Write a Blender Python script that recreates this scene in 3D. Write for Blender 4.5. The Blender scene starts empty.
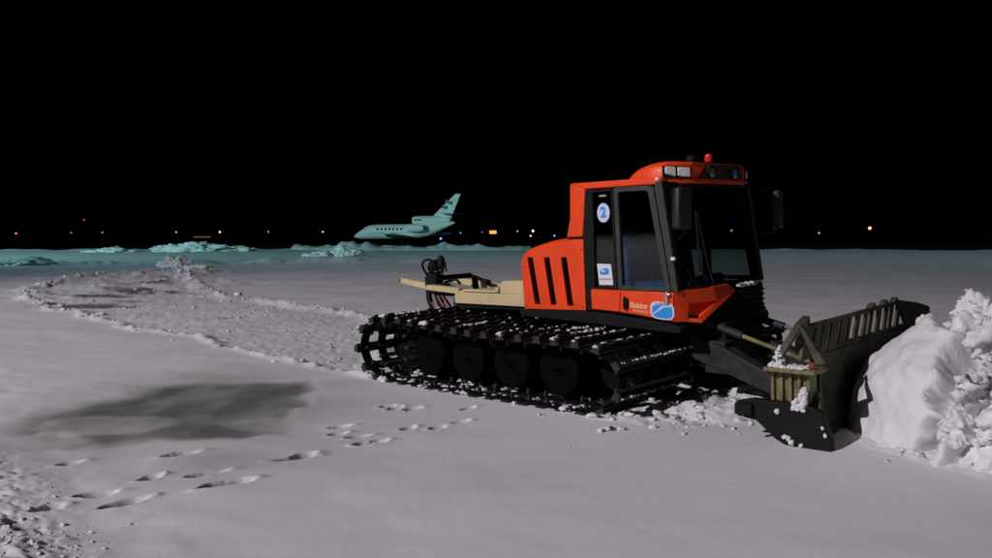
import bpy, bmesh, math, random
import numpy as np
from mathutils import Vector, Matrix, noise as mnoise

rng = np.random.default_rng(7)
random.seed(7)
SC = bpy.context.scene
COL = SC.collection

# ------------------------------------------------------------------ camera
EYE = 1.829
FPX, W0, H0 = 818.8, 992.0, 558.0
PITCH = math.radians(3.006)
cam_d = bpy.data.cameras.new('camera')
cam_d.sensor_width = 36.0
cam_d.lens = 36.0 * FPX / W0
cam_d.clip_start, cam_d.clip_end = 0.1, 6000.0
cam = bpy.data.objects.new('camera', cam_d)
cam.location = (0, 0, EYE)
cam.rotation_euler = (math.pi / 2 - PITCH, 0, 0)
COL.objects.link(cam)
SC.camera = cam

# ------------------------------------------------------------------ night sky
world = bpy.data.worlds.new('World')
SC.world = world
world.use_nodes = True
wn = world.node_tree
bgn = wn.nodes['Background']
sky = wn.nodes.new('ShaderNodeTexSky')
sky.sky_type = 'NISHITA'
sky.sun_disc = False
sky.sun_elevation = math.radians(-9)
sky.sun_rotation = math.radians(-95)
wn.links.new(sky.outputs[0], bgn.inputs[0])
bgn.inputs[1].default_value = 0.05


def flood(name, loc, aim, energy, color, cone, radius, blend=0.6):
    """One floodlight on an apron mast."""
    l = bpy.data.lights.new(name, 'SPOT')
    l.energy, l.color = energy, color
    l.spot_size, l.spot_blend = math.radians(cone), blend
    l.shadow_soft_size = radius
    o = bpy.data.objects.new(name, l)
    o.location = loc
    d = Vector(aim) - Vector(loc)
    o.rotation_euler = d.to_track_quat('-Z', 'Y').to_euler()
    COL.objects.link(o)
    return o


flood('apron_floodlight', (-43, -21, 31), (9, 13, 0), 110000, (1.0, 0.925, 0.985), 84, 0.25, 0.8)
flood('mercury_floodlight', (-90, 20, 26), (-17, 108, 2), 172000, (0.54, 0.94, 0.79), 70, 0.4, 1.0)
flood('blue_floodlight', (-88, 26, 22), (-46, 80, 0), 70000, (0.10, 0.50, 0.88), 110, 0.4, 1.0)
flood('far_mercury_floodlight', (95, 40, 28), (26, 84, 0), 36000, (0.42, 0.78, 0.86), 80, 0.4, 1.0)

SC.view_settings.view_transform = 'Standard'
SC.view_settings.look = 'None'
SC.view_settings.exposure = 0.0
SC.view_settings.gamma = 1.0


# ------------------------------------------------------------------ picture -> ground measuring
def at(px, py, z=0.0, dist=None):
    """World point seen at a photo pixel: on level z, or at depth dist."""
    r, q = (px - W0 / 2) / FPX, (py - H0 / 2) / FPX
    v = np.array([r, math.cos(PITCH) - q * math.sin(PITCH), -math.sin(PITCH) - q * math.cos(PITCH)])
    t = (dist / v[1]) if dist is not None else (z - EYE) / v[2]
    return np.array([0, 0, EYE]) + v * t


# ------------------------------------------------------------------ noise
_perm = np.random.default_rng(3).permutation(512).astype(np.int64)
_perm = np.concatenate([_perm, _perm, _perm])
_g = np.random.default_rng(4).normal(size=(512, 3))
_g /= np.linalg.norm(_g, axis=1)[:, None]


def perlin(x, y, z=None):
    if z is None:
        z = np.zeros_like(x) + 0.37
    xi, yi, zi = np.floor(x).astype(np.int64), np.floor(y).astype(np.int64), np.floor(z).astype(np.int64)
    xf, yf, zf = x - xi, y - yi, z - zi
    u, v, w = [t * t * t * (t * (t * 6 - 15) + 10) for t in (xf, yf, zf)]
    out = 0
    for a in (0, 1):
        for b in (0, 1):
            for c in (0, 1):
                h = _perm[_perm[_perm[(xi + a) & 511] + ((yi + b) & 511)] % 512 + ((zi + c) & 511)] % 512
                g = _g[h]
                d = g[..., 0] * (xf - a) + g[..., 1] * (yf - b) + g[..., 2] * (zf - c)
                out = out + d * (u if a else 1 - u) * (v if b else 1 - v) * (w if c else 1 - w)
    return out * 1.5


def fbm(x, y, s, octv=3, z=None):
    o, amp = 0, 1.0
    for k in range(octv):
        f = s * 2 ** k
        o = o + amp * perlin(x * f + 17.3 * k, y * f - 9.1 * k, None if z is None else z * f + 3.3 * k)
        amp *= 0.5
    return o


def sstep(a, b, x):
    t = np.clip((x - a) / (b - a), 0, 1)
    return t * t * (3 - 2 * t)


# ------------------------------------------------------------------ materials
def nd(nt, kind, **kw):
    n = nt.nodes.new(kind)
    for k, v in kw.items():
        setattr(n, k, v)
    return n


def mat(name, col, rough=0.5, metal=0.0, var=0.0, vscale=6.0, bump=0.0, bscale=40.0, emit=None, estr=0.0, coat=0.0, spec=0.5):
    m = bpy.data.materials.new(name)
    m.use_nodes = True
    nt = m.node_tree
    b = nt.nodes['Principled BSDF']
    b.inputs['Base Color'].default_value = (*col, 1)
    b.inputs['Roughness'].default_value = rough
    b.inputs['Metallic'].default_value = metal
    b.inputs['Coat Weight'].default_value = coat
    b.inputs['Specular IOR Level'].default_value = spec
    if var or bump:
        tc = nd(nt, 'ShaderNodeTexCoord')
    if var:
        n = nd(nt, 'ShaderNodeTexNoise')
        n.inputs['Scale'].default_value = vscale
        n.inputs['Detail'].default_value = 6
        n.inputs['Roughness'].default_value = 0.65
        nt.links.new(tc.outputs['Object'], n.inputs['Vector'])
        r = nd(nt, 'ShaderNodeValToRGB')
        r.color_ramp.elements[0].position, r.color_ramp.elements[1].position = 0.3, 0.7
        r.color_ramp.elements[0].color = (*[c * (1 - var) for c in col], 1)
        r.color_ramp.elements[1].color = (*[min(1, c * (1 + var)) for c in col], 1)
        nt.links.new(n.outputs['Fac'], r.inputs[0])
        nt.links.new(r.outputs[0], b.inputs['Base Color'])
        mr = nd(nt, 'ShaderNodeMapRange')
        mr.inputs[3].default_value, mr.inputs[4].default_value = max(0.03, rough - 0.12), min(1, rough + 0.15)
        nt.links.new(n.outputs['Fac'], mr.inputs[0])
        nt.links.new(mr.outputs[0], b.inputs['Roughness'])
    if bump:
        n2 = nd(nt, 'ShaderNodeTexNoise')
        n2.inputs['Scale'].default_value = bscale
        n2.inputs['Detail'].default_value = 4
        nt.links.new(tc.outputs['Object'], n2.inputs['Vector'])
        bp = nd(nt, 'ShaderNodeBump')
        bp.inputs['Strength'].default_value = bump
        bp.inputs['Distance'].default_value = 0.02
        nt.links.new(n2.outputs['Fac'], bp.inputs['Height'])
        nt.links.new(bp.outputs[0], b.inputs['Normal'])
    if emit:
        b.inputs['Emission Color'].default_value = (*emit, 1)
        b.inputs['Emission Strength'].default_value = estr
        m.cycles.emission_sampling = 'NONE'
    return m


def glass_mat(name, tint, refl=0.09):
    m = bpy.data.materials.new(name)
    m.use_nodes = True
    nt = m.node_tree
    nt.nodes.clear()
    out = nd(nt, 'ShaderNodeOutputMaterial')
    tr = nd(nt, 'ShaderNodeBsdfTransparent')
    tr.inputs[0].default_value = (*tint, 1)
    gl = nd(nt, 'ShaderNodeBsdfGlossy')
    gl.inputs['Roughness'].default_value = 0.03
    fr = nd(nt, 'ShaderNodeFresnel')
    fr.inputs[0].default_value = 1.4
    mx = nd(nt, 'ShaderNodeMixShader')
    nt.links.new(fr.outputs[0], mx.inputs[0])
    nt.links.new(tr.outputs[0], mx.inputs[1])
    nt.links.new(gl.outputs[0], mx.inputs[2])
    nt.links.new(mx.outputs[0], out.inputs[0])
    return m


def snow_ground_mat():
    m = bpy.data.materials.new('snow_cover')
    m.use_nodes = True
    nt = m.node_tree
    b = nt.nodes['Principled BSDF']
    geo = nd(nt, 'ShaderNodeNewGeometry')
    n = nd(nt, 'ShaderNodeTexNoise')
    n.inputs['Scale'].default_value = 0.35
    n.inputs['Detail'].default_value = 5
    nt.links.new(geo.outputs['Position'], n.inputs['Vector'])
    r = nd(nt, 'ShaderNodeValToRGB')
    r.color_ramp.elements[0].position, r.color_ramp.elements[1].position = 0.32, 0.68
    r.color_ramp.elements[0].color = (0.66, 0.66, 0.69, 1)
    r.color_ramp.elements[1].color = (0.80, 0.80, 0.82, 1)
    nt.links.new(n.outputs['Fac'], r.inputs[0])

    def attr(nm):
        a = nd(nt, 'ShaderNodeAttribute')
        a.attribute_name = nm
        return a.outputs['Fac']
    # slush over tarmac
    nw = nd(nt, 'ShaderNodeTexNoise')
    nw.inputs['Scale'].default_value = 2.2
    nw.inputs['Detail'].default_value = 8
    mpw = nd(nt, 'ShaderNodeMapping')
    mpw.inputs['Scale'].default_value = (1, .4, 1)
    nt.links.new(geo.outputs['Position'], mpw.inputs['Vector'])
    nt.links.new(mpw.outputs[0], nw.inputs['Vector'])
    rw = nd(nt, 'ShaderNodeValToRGB')
    rw.color_ramp.elements[0].color = (0.06, 0.07, 0.055, 1)
    rw.color_ramp.elements[1].color = (0.17, 0.178, 0.155, 1)
    nt.links.new(nw.outputs['Fac'], rw.inputs[0])
    m1 = nd(nt, 'ShaderNodeMix', data_type='RGBA')
    nt.links.new(attr('slush'), m1.inputs['Factor'])
    nt.links.new(r.outputs[0], m1.inputs['A'])
    nt.links.new(rw.outputs[0], m1.inputs['B'])
    # dirt dragged up in the churned trail
    m2 = nd(nt, 'ShaderNodeMix', data_type='RGBA')
    m2.inputs['B'].default_value = (0.09, 0.075, 0.07, 1)
    nt.links.new(attr('dirt'), m2.inputs['Factor'])
    nt.links.new(m1.outputs['Result'], m2.inputs['A'])
    nt.links.new(m2.outputs['Result'], b.inputs['Base Color'])
    mr = nd(nt, 'ShaderNodeMapRange')
    mr.inputs[3].default_value, mr.inputs[4].default_value = 0.72, 0.5
    nt.links.new(attr('slush'), mr.inputs[0])
    nt.links.new(mr.outputs[0], b.inputs['Roughness'])
    b.inputs['Specular IOR Level'].default_value = 0.2
    # grain
    g1 = nd(nt, 'ShaderNodeTexNoise')
    g1.inputs['Scale'].default_value = 9.0
    g1.inputs['Detail'].default_value = 8
    g1.inputs['Roughness'].default_value = 0.7
    nt.links.new(geo.outputs['Position'], g1.inputs['Vector'])
    bp = nd(nt, 'ShaderNodeBump')
    bp.inputs['Strength'].default_value = 0.16
    bp.inputs['Distance'].default_value = 0.03
    nt.links.new(g1.outputs['Fac'], bp.inputs['Height'])
    nt.links.new(bp.outputs[0], b.inputs['Normal'])
    return m


M = {}
M['ground_snow'] = snow_ground_mat()
M['snow'] = mat('packed_snow', (0.71, 0.70, 0.72), 0.75, var=0.08, vscale=3, bump=0.5, bscale=14, spec=0.2)
M['far_snow'] = mat('drifted_snow', (0.70, 0.70, 0.71), 0.8, var=0.06, vscale=.4, spec=0.1)
M['screen'] = glass_mat('screen_glass', (0.42, 0.48, 0.46))
M['tarmac'] = mat('dark_tarmac', (0.03, 0.03, 0.032), 0.9, var=0.3, vscale=0.05, spec=0.1)
M['orange'] = mat('orange_paint', (0.86, 0.068, 0.012), 0.42, var=0.13, vscale=3.5, coat=0.08, spec=0.3, bump=.05, bscale=5)
M['black'] = mat('black_plastic', (0.0065, 0.007, 0.0065), 0.65, var=0.35, vscale=5, bump=0.1, spec=0.2)
M['frame'] = mat('grey_green_frame', (0.040, 0.048, 0.041), 0.5, var=0.25, vscale=5, spec=0.3)
M['steel'] = mat('dark_steel', (0.022, 0.025, 0.024), 0.6, metal=0.0, var=0.6, vscale=8, bump=0.25, spec=0.35)
M['rubber'] = mat('black_rubber', (0.005, 0.0055, 0.005), 0.85, var=0.4, vscale=9, bump=0.3, spec=0.08)
M['rim'] = mat('wheel_disc', (0.003, 0.0036, 0.0034), 0.9, var=0.6, vscale=5, bump=0.1, spec=0.04)
M['beige'] = mat('beige_paint', (0.60, 0.50, 0.28), 0.55, var=0.12, vscale=4, bump=0.1)
M['blade'] = mat('dirty_olive_steel', (0.062, 0.060, 0.042), 0.7, metal=0.0, var=0.75, vscale=5, bump=0.3, spec=0.25)
M['ochre'] = mat('worn_yellow_paint', (0.17, 0.155, 0.062), 0.65, var=0.7, vscale=7, bump=0.3)
M['brown'] = mat('dark_lamp_panel', (0.055, 0.030, 0.022), 0.4, var=0.2)
M['red_glass'] = mat('red_lens', (0.75, 0.03, 0.03), 0.12, coat=0.6)
M['lamp_glass'] = mat('clear_lens', (0.9, 0.86, 0.76), 0.12, var=0.35, vscale=22, coat=0.8)
M['lamp_dark'] = mat('work_lamp_lens', (0.22, 0.25, 0.2), 0.1, coat=0.6)
M['lamp_blue'] = mat('blue_lamp_lens', (0.08, 0.30, 0.62), 0.15, coat=0.6)
M['chrome'] = mat('bright_metal', (0.7, 0.7, 0.68), 0.25, metal=0.9)
M['seat'] = mat('blue_upholstery', (0.015, 0.12, 0.40), 0.8, var=0.3, vscale=8)
M['white'] = mat('white_vinyl', (0.75, 0.75, 0.80), 0.5)
M['pale'] = mat('lilac_white_vinyl', (0.62, 0.64, 0.82), 0.5)
M['cream'] = mat('cream_lettering', (0.85, 0.66, 0.42), 0.5)
M['logo_blue'] = mat('logo_blue', (0.02, 0.30, 0.78), 0.4)
M['grey_print'] = mat('grey_print', (0.33, 0.35, 0.36), 0.5)
M['red_paint'] = mat('red_paint', (0.30, 0.02, 0.02), 0.5)
M['glass'] = glass_mat('cab_glass', (0.66, 0.72, 0.72))
M['mirror'] = mat('mirror_shell', (0.014, 0.015, 0.014), 0.5, var=0.2)
M['plane'] = mat('aircraft_white', (0.80, 0.82, 0.81), 0.5, var=0.05, vscale=1.5, spec=0.3)
M['plane_dark'] = mat('aircraft_dark_glass', (0.012, 0.014, 0.018), 0.15)
M['plane_navy'] = mat('tail_emblem_navy', (0.012, 0.02, 0.06), 0.4)
M['wood_far'] = mat('far_conifers', (0.05, 0.06, 0.05), 0.9, var=0.4, vscale=0.3)
M['pole'] = mat('dark_pole', (0.02, 0.02, 0.02), 0.8, spec=.1)
M['slot'] = mat('louvre_shadow_black', (0.003, 0.003, 0.003), 0.9, spec=.03)


# ------------------------------------------------------------------ mesh builder
class MB:
    def __init__(s):
        s.v, s.f, s.m = [], [], []

    def add(s, vs, fs, mi=0):
        o = len(s.v)
        s.v += [tuple(map(float, p)) for p in vs]
        s.f += [tuple(o + i for i in f) for f in fs]
        s.m += [mi] * len(fs)
        return s

    def box(s, c, size, rot=None, mi=0):
        a, b, d = [t / 2 for t in size]
        vs = [Vector((x, y, z)) for x in (-a, a) for y in (-b, b) for z in (-d, d)]
        if rot is not None:
            vs = [rot @ p for p in vs]
        vs = [p + Vector(c) for p in vs]
        return s.add(vs, [(0, 1, 3, 2), (4, 6, 7, 5), (0, 4, 5, 1), (2, 3, 7, 6), (0, 2, 6, 4), (1, 5, 7, 3)], mi)

    def prism(s, poly, y0, y1, mi=0, axis='y'):
        """poly in (x, z), pushed along y; axis 'z': poly in (x, y); axis 'x': poly in (y, z)."""
        n = len(poly)
        if axis == 'y':
            vs = [(a, y0, b) for a, b in poly] + [(a, y1, b) for a, b in poly]
        elif axis == 'z':
            vs = [(a, b, y0) for a, b in poly] + [(a, b, y1) for a, b in poly]
        else:
            vs = [(y0, a, b) for a, b in poly] + [(y1, a, b) for a, b in poly]
        fs = [tuple(range(n)), tuple(range(2 * n - 1, n - 1, -1))]
        fs += [(i, n + i, n + (i + 1) % n, (i + 1) % n) for i in range(n)]
        return s.add(vs, fs, mi)

    def loft(s, rings, caps=True, closed=True, mi=0):
        n, k = len(rings[0]), len(rings)
        vs = [p for r in rings for p in r]
        fs = []
        for i in range(k - 1):
            for j in range(n if closed else n - 1):
                a, b = i * n + j, i * n + (j + 1) % n
                fs.append((a, b, b + n, a + n))
        if caps:
            fs += [tuple(range(n - 1, -1, -1)), tuple(range((k - 1) * n, k * n))]
        return s.add(vs, fs, mi)

    def tube(s, pts, r, n=8, mi=0):
        pts = [Vector(p) for p in pts]
        rings = []
        up = Vector((0, 0, 1))
        for i, p in enumerate(pts):
            t = (pts[min(i + 1, len(pts) - 1)] - pts[max(i - 1, 0)]).normalized()
            a = t.cross(up if abs(t.z) < 0.93 else Vector((1, 0, 0))).normalized()
            b = t.cross(a)
            rr = r[i] if isinstance(r, (list, tuple)) else r
            rings.append([p + a * rr * math.cos(2 * math.pi * k / n) + b * rr * math.sin(2 * math.pi * k / n) for k in range(n)])
        return s.loft(rings, mi=mi)

    def lathe(s, prof, axis_o, axis='y', n=24, mi=0):
        """prof: (radius, along)"""
        rings = []
        for r, h in prof:
            ring = []
            for k in range(n):
                c, d = r * math.cos(2 * math.pi * k / n), r * math.sin(2 * math.pi * k / n)
                if axis == 'y':
                    ring.append((axis_o[0] + c, axis_o[1] + h, axis_o[2] + d))
                elif axis == 'x':
                    ring.append((axis_o[0] + h, axis_o[1] + c, axis_o[2] + d))
                else:
                    ring.append((axis_o[0] + c, axis_o[1] + d, axis_o[2] + h))
            rings.append(ring)
        return s.loft(rings, mi=mi)

    def build(s, name, material, parent=None, bevel=0.0, smooth=35, seg=2, fix=True):
        me = bpy.data.meshes.new(name)
        me.from_pydata(s.v, [], s.f)
        mats = material if isinstance(material, (list, tuple)) else [material]
        for m in mats:
            me.materials.append(m)
        if len(mats) > 1:
            me.polygons.foreach_set('material_index', s.m)
        if fix:
            bm = bmesh.new()
            bm.from_mesh(me)
            bmesh.ops.recalc_face_normals(bm, faces=bm.faces)
            bm.to_mesh(me)
            bm.free()
        if smooth:
            me.polygons.foreach_set('use_smooth', [True] * len(me.polygons))
            me.set_sharp_from_angle(angle=math.radians(smooth))
        me.update()
        return link(name, me, parent, bevel, seg)


def link(name, me, parent=None, bevel=0.0, seg=2):
    o = bpy.data.objects.new(name, me)
    COL.objects.link(o)
    if parent is not None:
        o.parent = parent
    if bevel:
        b = o.modifiers.new('edge', 'BEVEL')
        b.width, b.segments, b.limit_method, b.angle_limit = bevel, seg, 'ANGLE', math.radians(40)
    return o


def empty(name, loc, rot=None):
    o = bpy.data.objects.new(name, None)
    o.empty_display_size = 0.3
    if rot is not None:
        mw = rot.to_4x4()
        mw.translation = Vector(loc)
        o.matrix_world = mw
    else:
        o.location = loc
    COL.objects.link(o)
    return o


def tag(o, label, cat=None, group=None, kind=None):
    if label:
        o['label'] = label
    if cat:
        o['category'] = cat
    if group:
        o['group'] = group
    if kind:
        o['kind'] = kind
    return o


# unit lumps reused for every snow clod
_ico = {}


def ico(sub):
    if sub not in _ico:
        bm = bmesh.new()
        bmesh.ops.create_icosphere(bm, subdivisions=sub, radius=1.0)
        v = np.array([p.co[:] for p in bm.verts])
        f = np.array([[q.index for q in t.verts] for t in bm.faces])
        bm.free()
        _ico[sub] = (v, f)
    return _ico[sub]


def lumps_mesh(name, centers, radii, sub=1, rough=0.35, squash=0.75):
    v0, f0 = ico(sub)
    V, F = [], []
    for i, (c, r) in enumerate(zip(centers, radii)):
        a = rng.uniform(0, 2 * math.pi)
        off = rng.uniform(-50, 50, 3)
        d = 1 + rough * perlin(v0[:, 0] * 1.7 + off[0], v0[:, 1] * 1.7 + off[1], v0[:, 2] * 1.7 + off[2]) * 1.6
        sc = np.array([rng.uniform(.75, 1.3), rng.uniform(.75, 1.3), squash * rng.uniform(.7, 1.2)]) * r
        p = v0 * d[:, None] * sc
        ca, sa = math.cos(a), math.sin(a)
        p = np.stack([p[:, 0] * ca - p[:, 1] * sa, p[:, 0] * sa + p[:, 1] * ca, p[:, 2]], 1) + np.asarray(c)
        F.append(f0 + i * len(v0))
        V.append(p)
    V, F = np.concatenate(V), np.concatenate(F)
    return np_mesh(name, V, F)


def np_mesh(name, V, F, smooth=True):
    me = bpy.data.meshes.new(name)
    k = F.shape[1]
    me.vertices.add(len(V))
    me.vertices.foreach_set('co', np.ascontiguousarray(V, dtype=np.float32).ravel())
    me.loops.add(F.size)
    me.loops.foreach_set('vertex_index', np.ascontiguousarray(F, dtype=np.int32).ravel())
    me.polygons.add(len(F))
    me.polygons.foreach_set('loop_start', np.arange(0, F.size, k, dtype=np.int32))
    me.polygons.foreach_set('loop_total', np.full(len(F), k, dtype=np.int32))
    me.update(calc_edges=True)
    if smooth:
        me.polygons.foreach_set('use_smooth', np.ones(len(F), dtype=bool))
    return me


# ------------------------------------------------------------------ the machine's stance on the snow
RV = Matrix(((0.70908, 0.70424, -0.03539), (-0.70483, 0.70935, -0.0065), (0.02052, 0.02955, 0.99935)))
OV = Vector((2.20632, 9.26105, 0.11846))
TW = 3.536                                      # width over both tracks
RN, ON = np.array(RV), np.array(OV)


def veh(X, Y):
    """ground coordinates along and across the machine"""
    dx, dy = X - ON[0], Y - ON[1]
    return dx * RN[0, 0] + dy * RN[1, 0], dx * RN[0, 1] + dy * RN[1, 1]


# ------------------------------------------------------------------ terrain
TRAIL = np.array([at(*p)[:2] for p in [(372, 376), (300, 361), (230, 347), (160, 332), (100, 320), (52, 309), (28, 300), (32, 291),
                  (60, 281), (110, 273), (175, 269), (186, 278), (205, 290), (240, 298), (300, 306), (390, 321), (402, 332)]])
SLUSH = [at(*p)[:2] for p in [(12, 431), (45, 413), (93, 401), (133, 396), (140, 386), (190, 380), (245, 376), (306, 376), (318, 384),
         (302, 392), (306, 402), (290, 405), (285, 430), (245, 438), (205, 440), (161, 441), (121, 447), (60, 455), (20, 452)]]
SLUSH = np.array(SLUSH)
FRONT = np.array([at(*p)[:2] for p in [(592, 420), (640, 398), (700, 380), (770, 385), (800, 400), (790, 425), (740, 432), (660, 436)]])
PRINTS = [(181, 455, 30), (95, 495, 32), (123, 503, 38), (206, 475, 34), (222, 485, 40), (240, 483, 26), (293, 459, 36), (304, 455, 22),
          (340, 425, 20), (338, 433, 16), (358, 436, 22), (366, 443, 22), (378, 441, 20), (395, 406, 16), (388, 404, 14), (412, 407, 18),
          (468, 408, 16), (408, 427, 12), (438, 426, 14), (70, 465, 18), (48, 511, 16), (460, 421, 12), (150, 478, 14)]


def poly_sd(X, Y, poly):
    """signed distance, positive inside"""
    d = np.full(X.shape, 1e9)
    ins = np.zeros(X.shape, bool)
    n = len(poly)
    for i in range(n):
        a, b = poly[i], poly[(i + 1) % n]
        ex, ey = b[0] - a[0], b[1] - a[1]
        wx, wy = X - a[0], Y - a[1]
        t = np.clip((wx * ex + wy * ey) / (ex * ex + ey * ey), 0, 1)
        d = np.minimum(d, np.hypot(wx - ex * t, wy - ey * t))
        c = ((a[1] <= Y) & (b[1] > Y)) | ((b[1] <= Y) & (a[1] > Y))
        with np.errstate(divide='ignore', invalid='ignore'):
            xi = a[0] + (Y - a[1]) / (b[1] - a[1] if b[1] != a[1] else 1e-9) * ex
        ins ^= c & (X < xi)
    return np.where(ins, d, -d)


def terrain(X, Y):
    R = np.hypot(X, Y)
    near = R < 70
    z = 0.05 * fbm(X, Y, 0.10, 3) * sstep(3, 12, R) + 0.016 * fbm(X * 0.8 + Y * 0.3, Y, 0.9, 3)
    # faint wind ripples lying across the apron
    z += 0.006 * perlin(X * 0.9 + Y * 0.25, Y * 3.1) * (R < 45)
    slush = np.zeros_like(z)
    dirt = np.zeros_like(z)
    # the machine's own level
    u, v = veh(X, Y)
    pl = ON[2] - (RN[0, 2] * (X - ON[0]) + RN[1, 2] * (Y - ON[1])) / RN[2, 2] - 0.03
    du, dv = np.maximum(0, np.abs(u + 0.9) - 3.2), np.maximum(0, np.abs(v) - 1.6)
    w = 1 - sstep(0.1, 3.4, np.hypot(du, dv))
    z = z * (1 - 0.7 * w) + pl * w
    idx = np.where(near)
    x, y = X[idx], Y[idx]
    zz = np.zeros_like(x)
    # churned trail
    wob = 0.35 * fbm(x, y, 0.7, 3)
    sd = poly_sd(x, y, TRAIL) + wob * sstep(9, 16, y)
    ins = sstep(-0.1, 0.35, sd)
    rough = fbm(x, y, 1.6, 4)
    rough2 = np.abs(fbm(x, y, 4.5, 2))
    far = sstep(12, 26, y)
    zz += ins * (-0.035 + (0.012 + 0.010 * far) * rough + 0.018 * rough2 + 0.012 * fbm(x, y, 8.0, 2))
    # grouser prints run across the direction of travel
    pu, pv_ = veh(x, y)
    zz += ins * 0.020 * np.sin(pu * 2 * math.pi / 0.262 + 2.0 * rough) * (1 - far)
    zz += (0.055 + 0.035 * far) * np.exp(-((sd - 0.05) / (0.10 + 0.18 * far)) ** 2) * (0.8 + 0.6 * fbm(x, y, 1.3, 2) + 0.7 * fbm(x, y, 6.1, 2))
    # pushed-up heaps where the machine turned
    for px, py, rr, hh in [(150, 285, 2.6, 0.32), (178, 274, 2.2, 0.75), (60, 292, 2.0, 0.28), (40, 299, 1.2, 0.30), (100, 283, 3, 0.2), (205, 283, 2.0, 0.35), (125, 276, 2.5, .4)]:
        c = at(px, py)
        zz += 0.22 * hh * np.exp(-((x - c[0]) ** 2 + ((y - c[1]) * 0.6) ** 2) / rr ** 2) * (0.8 + 1.1 * fbm(x, y, 1.1, 3))
    dn = fbm(x, y, 1.1, 4)
    dt = np.zeros_like(x)
    for px, py, rx, ry, k in [(90, 305, 1.5, 0.75, 1.1), (142, 291, 1.6, 1.3, 0.8), (150, 283, 1.7, 1.6, 0.7), (255, 316, 1.2, 0.5, 0.6), (120, 300, 2.5, 1.2, .35),
                              (175, 303, 1.8, .8, .35), (235, 318, 1.0, .4, .5), (300, 352, .5, .3, .4), (95, 296, 1.4, 1, .6)]:
        c = at(px, py)
        dt = np.maximum(dt, k * np.exp(-((x - c[0]) / rx) ** 2 - ((y - c[1]) / ry) ** 2))
    dt = sstep(0.28, 0.62, dt * (0.9 + 1.3 * dn)) * 0.85
    zz -= 0.05 * dt
    dt = np.maximum(dt, ins * sstep(0.25, 0.62, fbm(x, y, 3.1, 3)) * 0.14)
    dt = np.maximum(dt, ins * 0.02)
    # slush
    sd = poly_sd(x, y, SLUSH) + 0.14 * fbm(x, y * .45, 1.3, 3)
    wd = 0.13 + 0.24 * sstep(-1.9, -4.2, x)
    core = sstep(-wd, wd, sd)
    lobe, rimline = np.ones_like(x), np.zeros_like(x)
    for px, py, rx, ry, k in [(105, 424, 0.80, 0.50, 0.30), (258, 421, 0.42, 0.30, 0.22), (30, 445, 0.7, 0.55, .4)]:
        c = at(px, py)
        q = np.hypot((x - c[0]) / rx, (y - c[1]) / ry) + 0.25 * fbm(x, y * .45, 2.2, 3)
        lobe *= 1 - k * (1 - sstep(0.78, 1.05, q))
        rimline = np.maximum(rimline, 0.12 * np.exp(-((q - 0.98) / 0.08) ** 2))
    sl = core * (lobe - rimline * (x > -2.9)) * (0.82 + 0.22 * fbm(x, y * .45, 2.0, 3))
    halo = sstep(-1.5, 0.25, sd) * 0.42 * (0.7 + 0.6 * fbm(x, y, 0.8, 2))
    c = at(215, 462)
    halo = np.maximum(halo, 0.35 * np.exp(-((x - c[0]) / .5) ** 2 - ((y - c[1]) / .6) ** 2))
    sl = np.clip(np.maximum(sl, halo), 0, 0.93)
    zz = zz * (1 - 0.6 * core) - 0.02 * core
    # footprints
    for px, py, ln in PRINTS:
        c = at(px, py)
        L = max(0.10, min(0.17, ln * c[1] / FPX * 0.62))
        sel = np.where(np.hypot(x - c[0], y - c[1]) < 0.6)
        if not len(sel[0]):
            continue
        a = math.atan2(0.85, 1.0) + random.uniform(-.2, .2)
        dx, dy = x[sel] - c[0], y[sel] - c[1]
        p, q = dx * math.cos(a) + dy * math.sin(a), -dx * math.sin(a) + dy * math.cos(a)
        e = np.hypot(p / L, q / (0.046 + 0.010 * np.cos(p / L * 2)))
        e = e + 0.18 * fbm(x[sel], y[sel], 9, 2)
        zz[sel] += -0.06 * (1 - sstep(0.6, 1.15, e)) + 0.013 * np.exp(-((e - 1.35) / 0.3) ** 2) * (0.6 + 0.8 * fbm(x[sel], y[sel], 7, 2))
        sl[sel] = np.maximum(sl[sel], 0.72 * (1 - sstep(0.55, 1.05, e)))
        zz[sel] += 0.012 * np.exp(-((p - L * 1.4) / .06) ** 2 - (q / .05) ** 2)
    # ploughed snow in front of the near track
    sd = poly_sd(x, y, FRONT) + 0.15 * fbm(x, y, 2.0, 3)
    fr = sstep(-0.15, 0.3, sd)
    zz += fr * (0.02 + 0.07 * fbm(x, y, 3.2, 4) + 0.022 * np.sin(pv_ * 11 + 1.2 * rough))
    # lumpy bank at the near left corner
    c = at(0, 558)
    e = (x - c[0]) * 0.80 + (y - c[1]) * 0.60 + 0.10 * fbm(x, y, 2.0, 3)
    bk = 1 - sstep(-0.10, 0.62, e)
    bk *= 1 - sstep(6.0, 7.5, y)
    zz += bk * (0.05 + 0.055 * np.abs(fbm(x, y, 5.5, 3)) + 0.04 * fbm(x, y, 2.4, 3)) + 0.012 * np.exp(-((e - .75) / .2) ** 2) * fbm(x, y, 3, 2)
    # a shovel-wide skirt under the snow heap
    e = np.hypot(x - 4.40, y - 6.98)
    zz += 0.05 * np.exp(-(e / 1.35) ** 2) + (1 - sstep(1.2, 1.6, e)) * 0.04 * np.abs(fbm(x, y, 5, 3))
    z[idx] += zz
    slush[idx] = sl
    dirt[idx] = np.clip(dt, 0, 1)
    # ploughed ridge across the apron, between the floodlit parts
    ry = 53 + 6.5 * np.sin(X * 0.045 + 1.0) + 3.0 * fbm(X, Y * 0, 0.06, 3)
    band = np.exp(-((Y - ry) / 1.7) ** 2) * sstep(2, -9, X) * sstep(-75, -60, X)
    z += band * np.clip(0.22 + 0.36 * fbm(X, Y, 0.33, 4), 0.02, 1)
    # the edge of the cleared field
    edge = np.exp(-((R - 112) / 1.8) ** 2)
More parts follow.
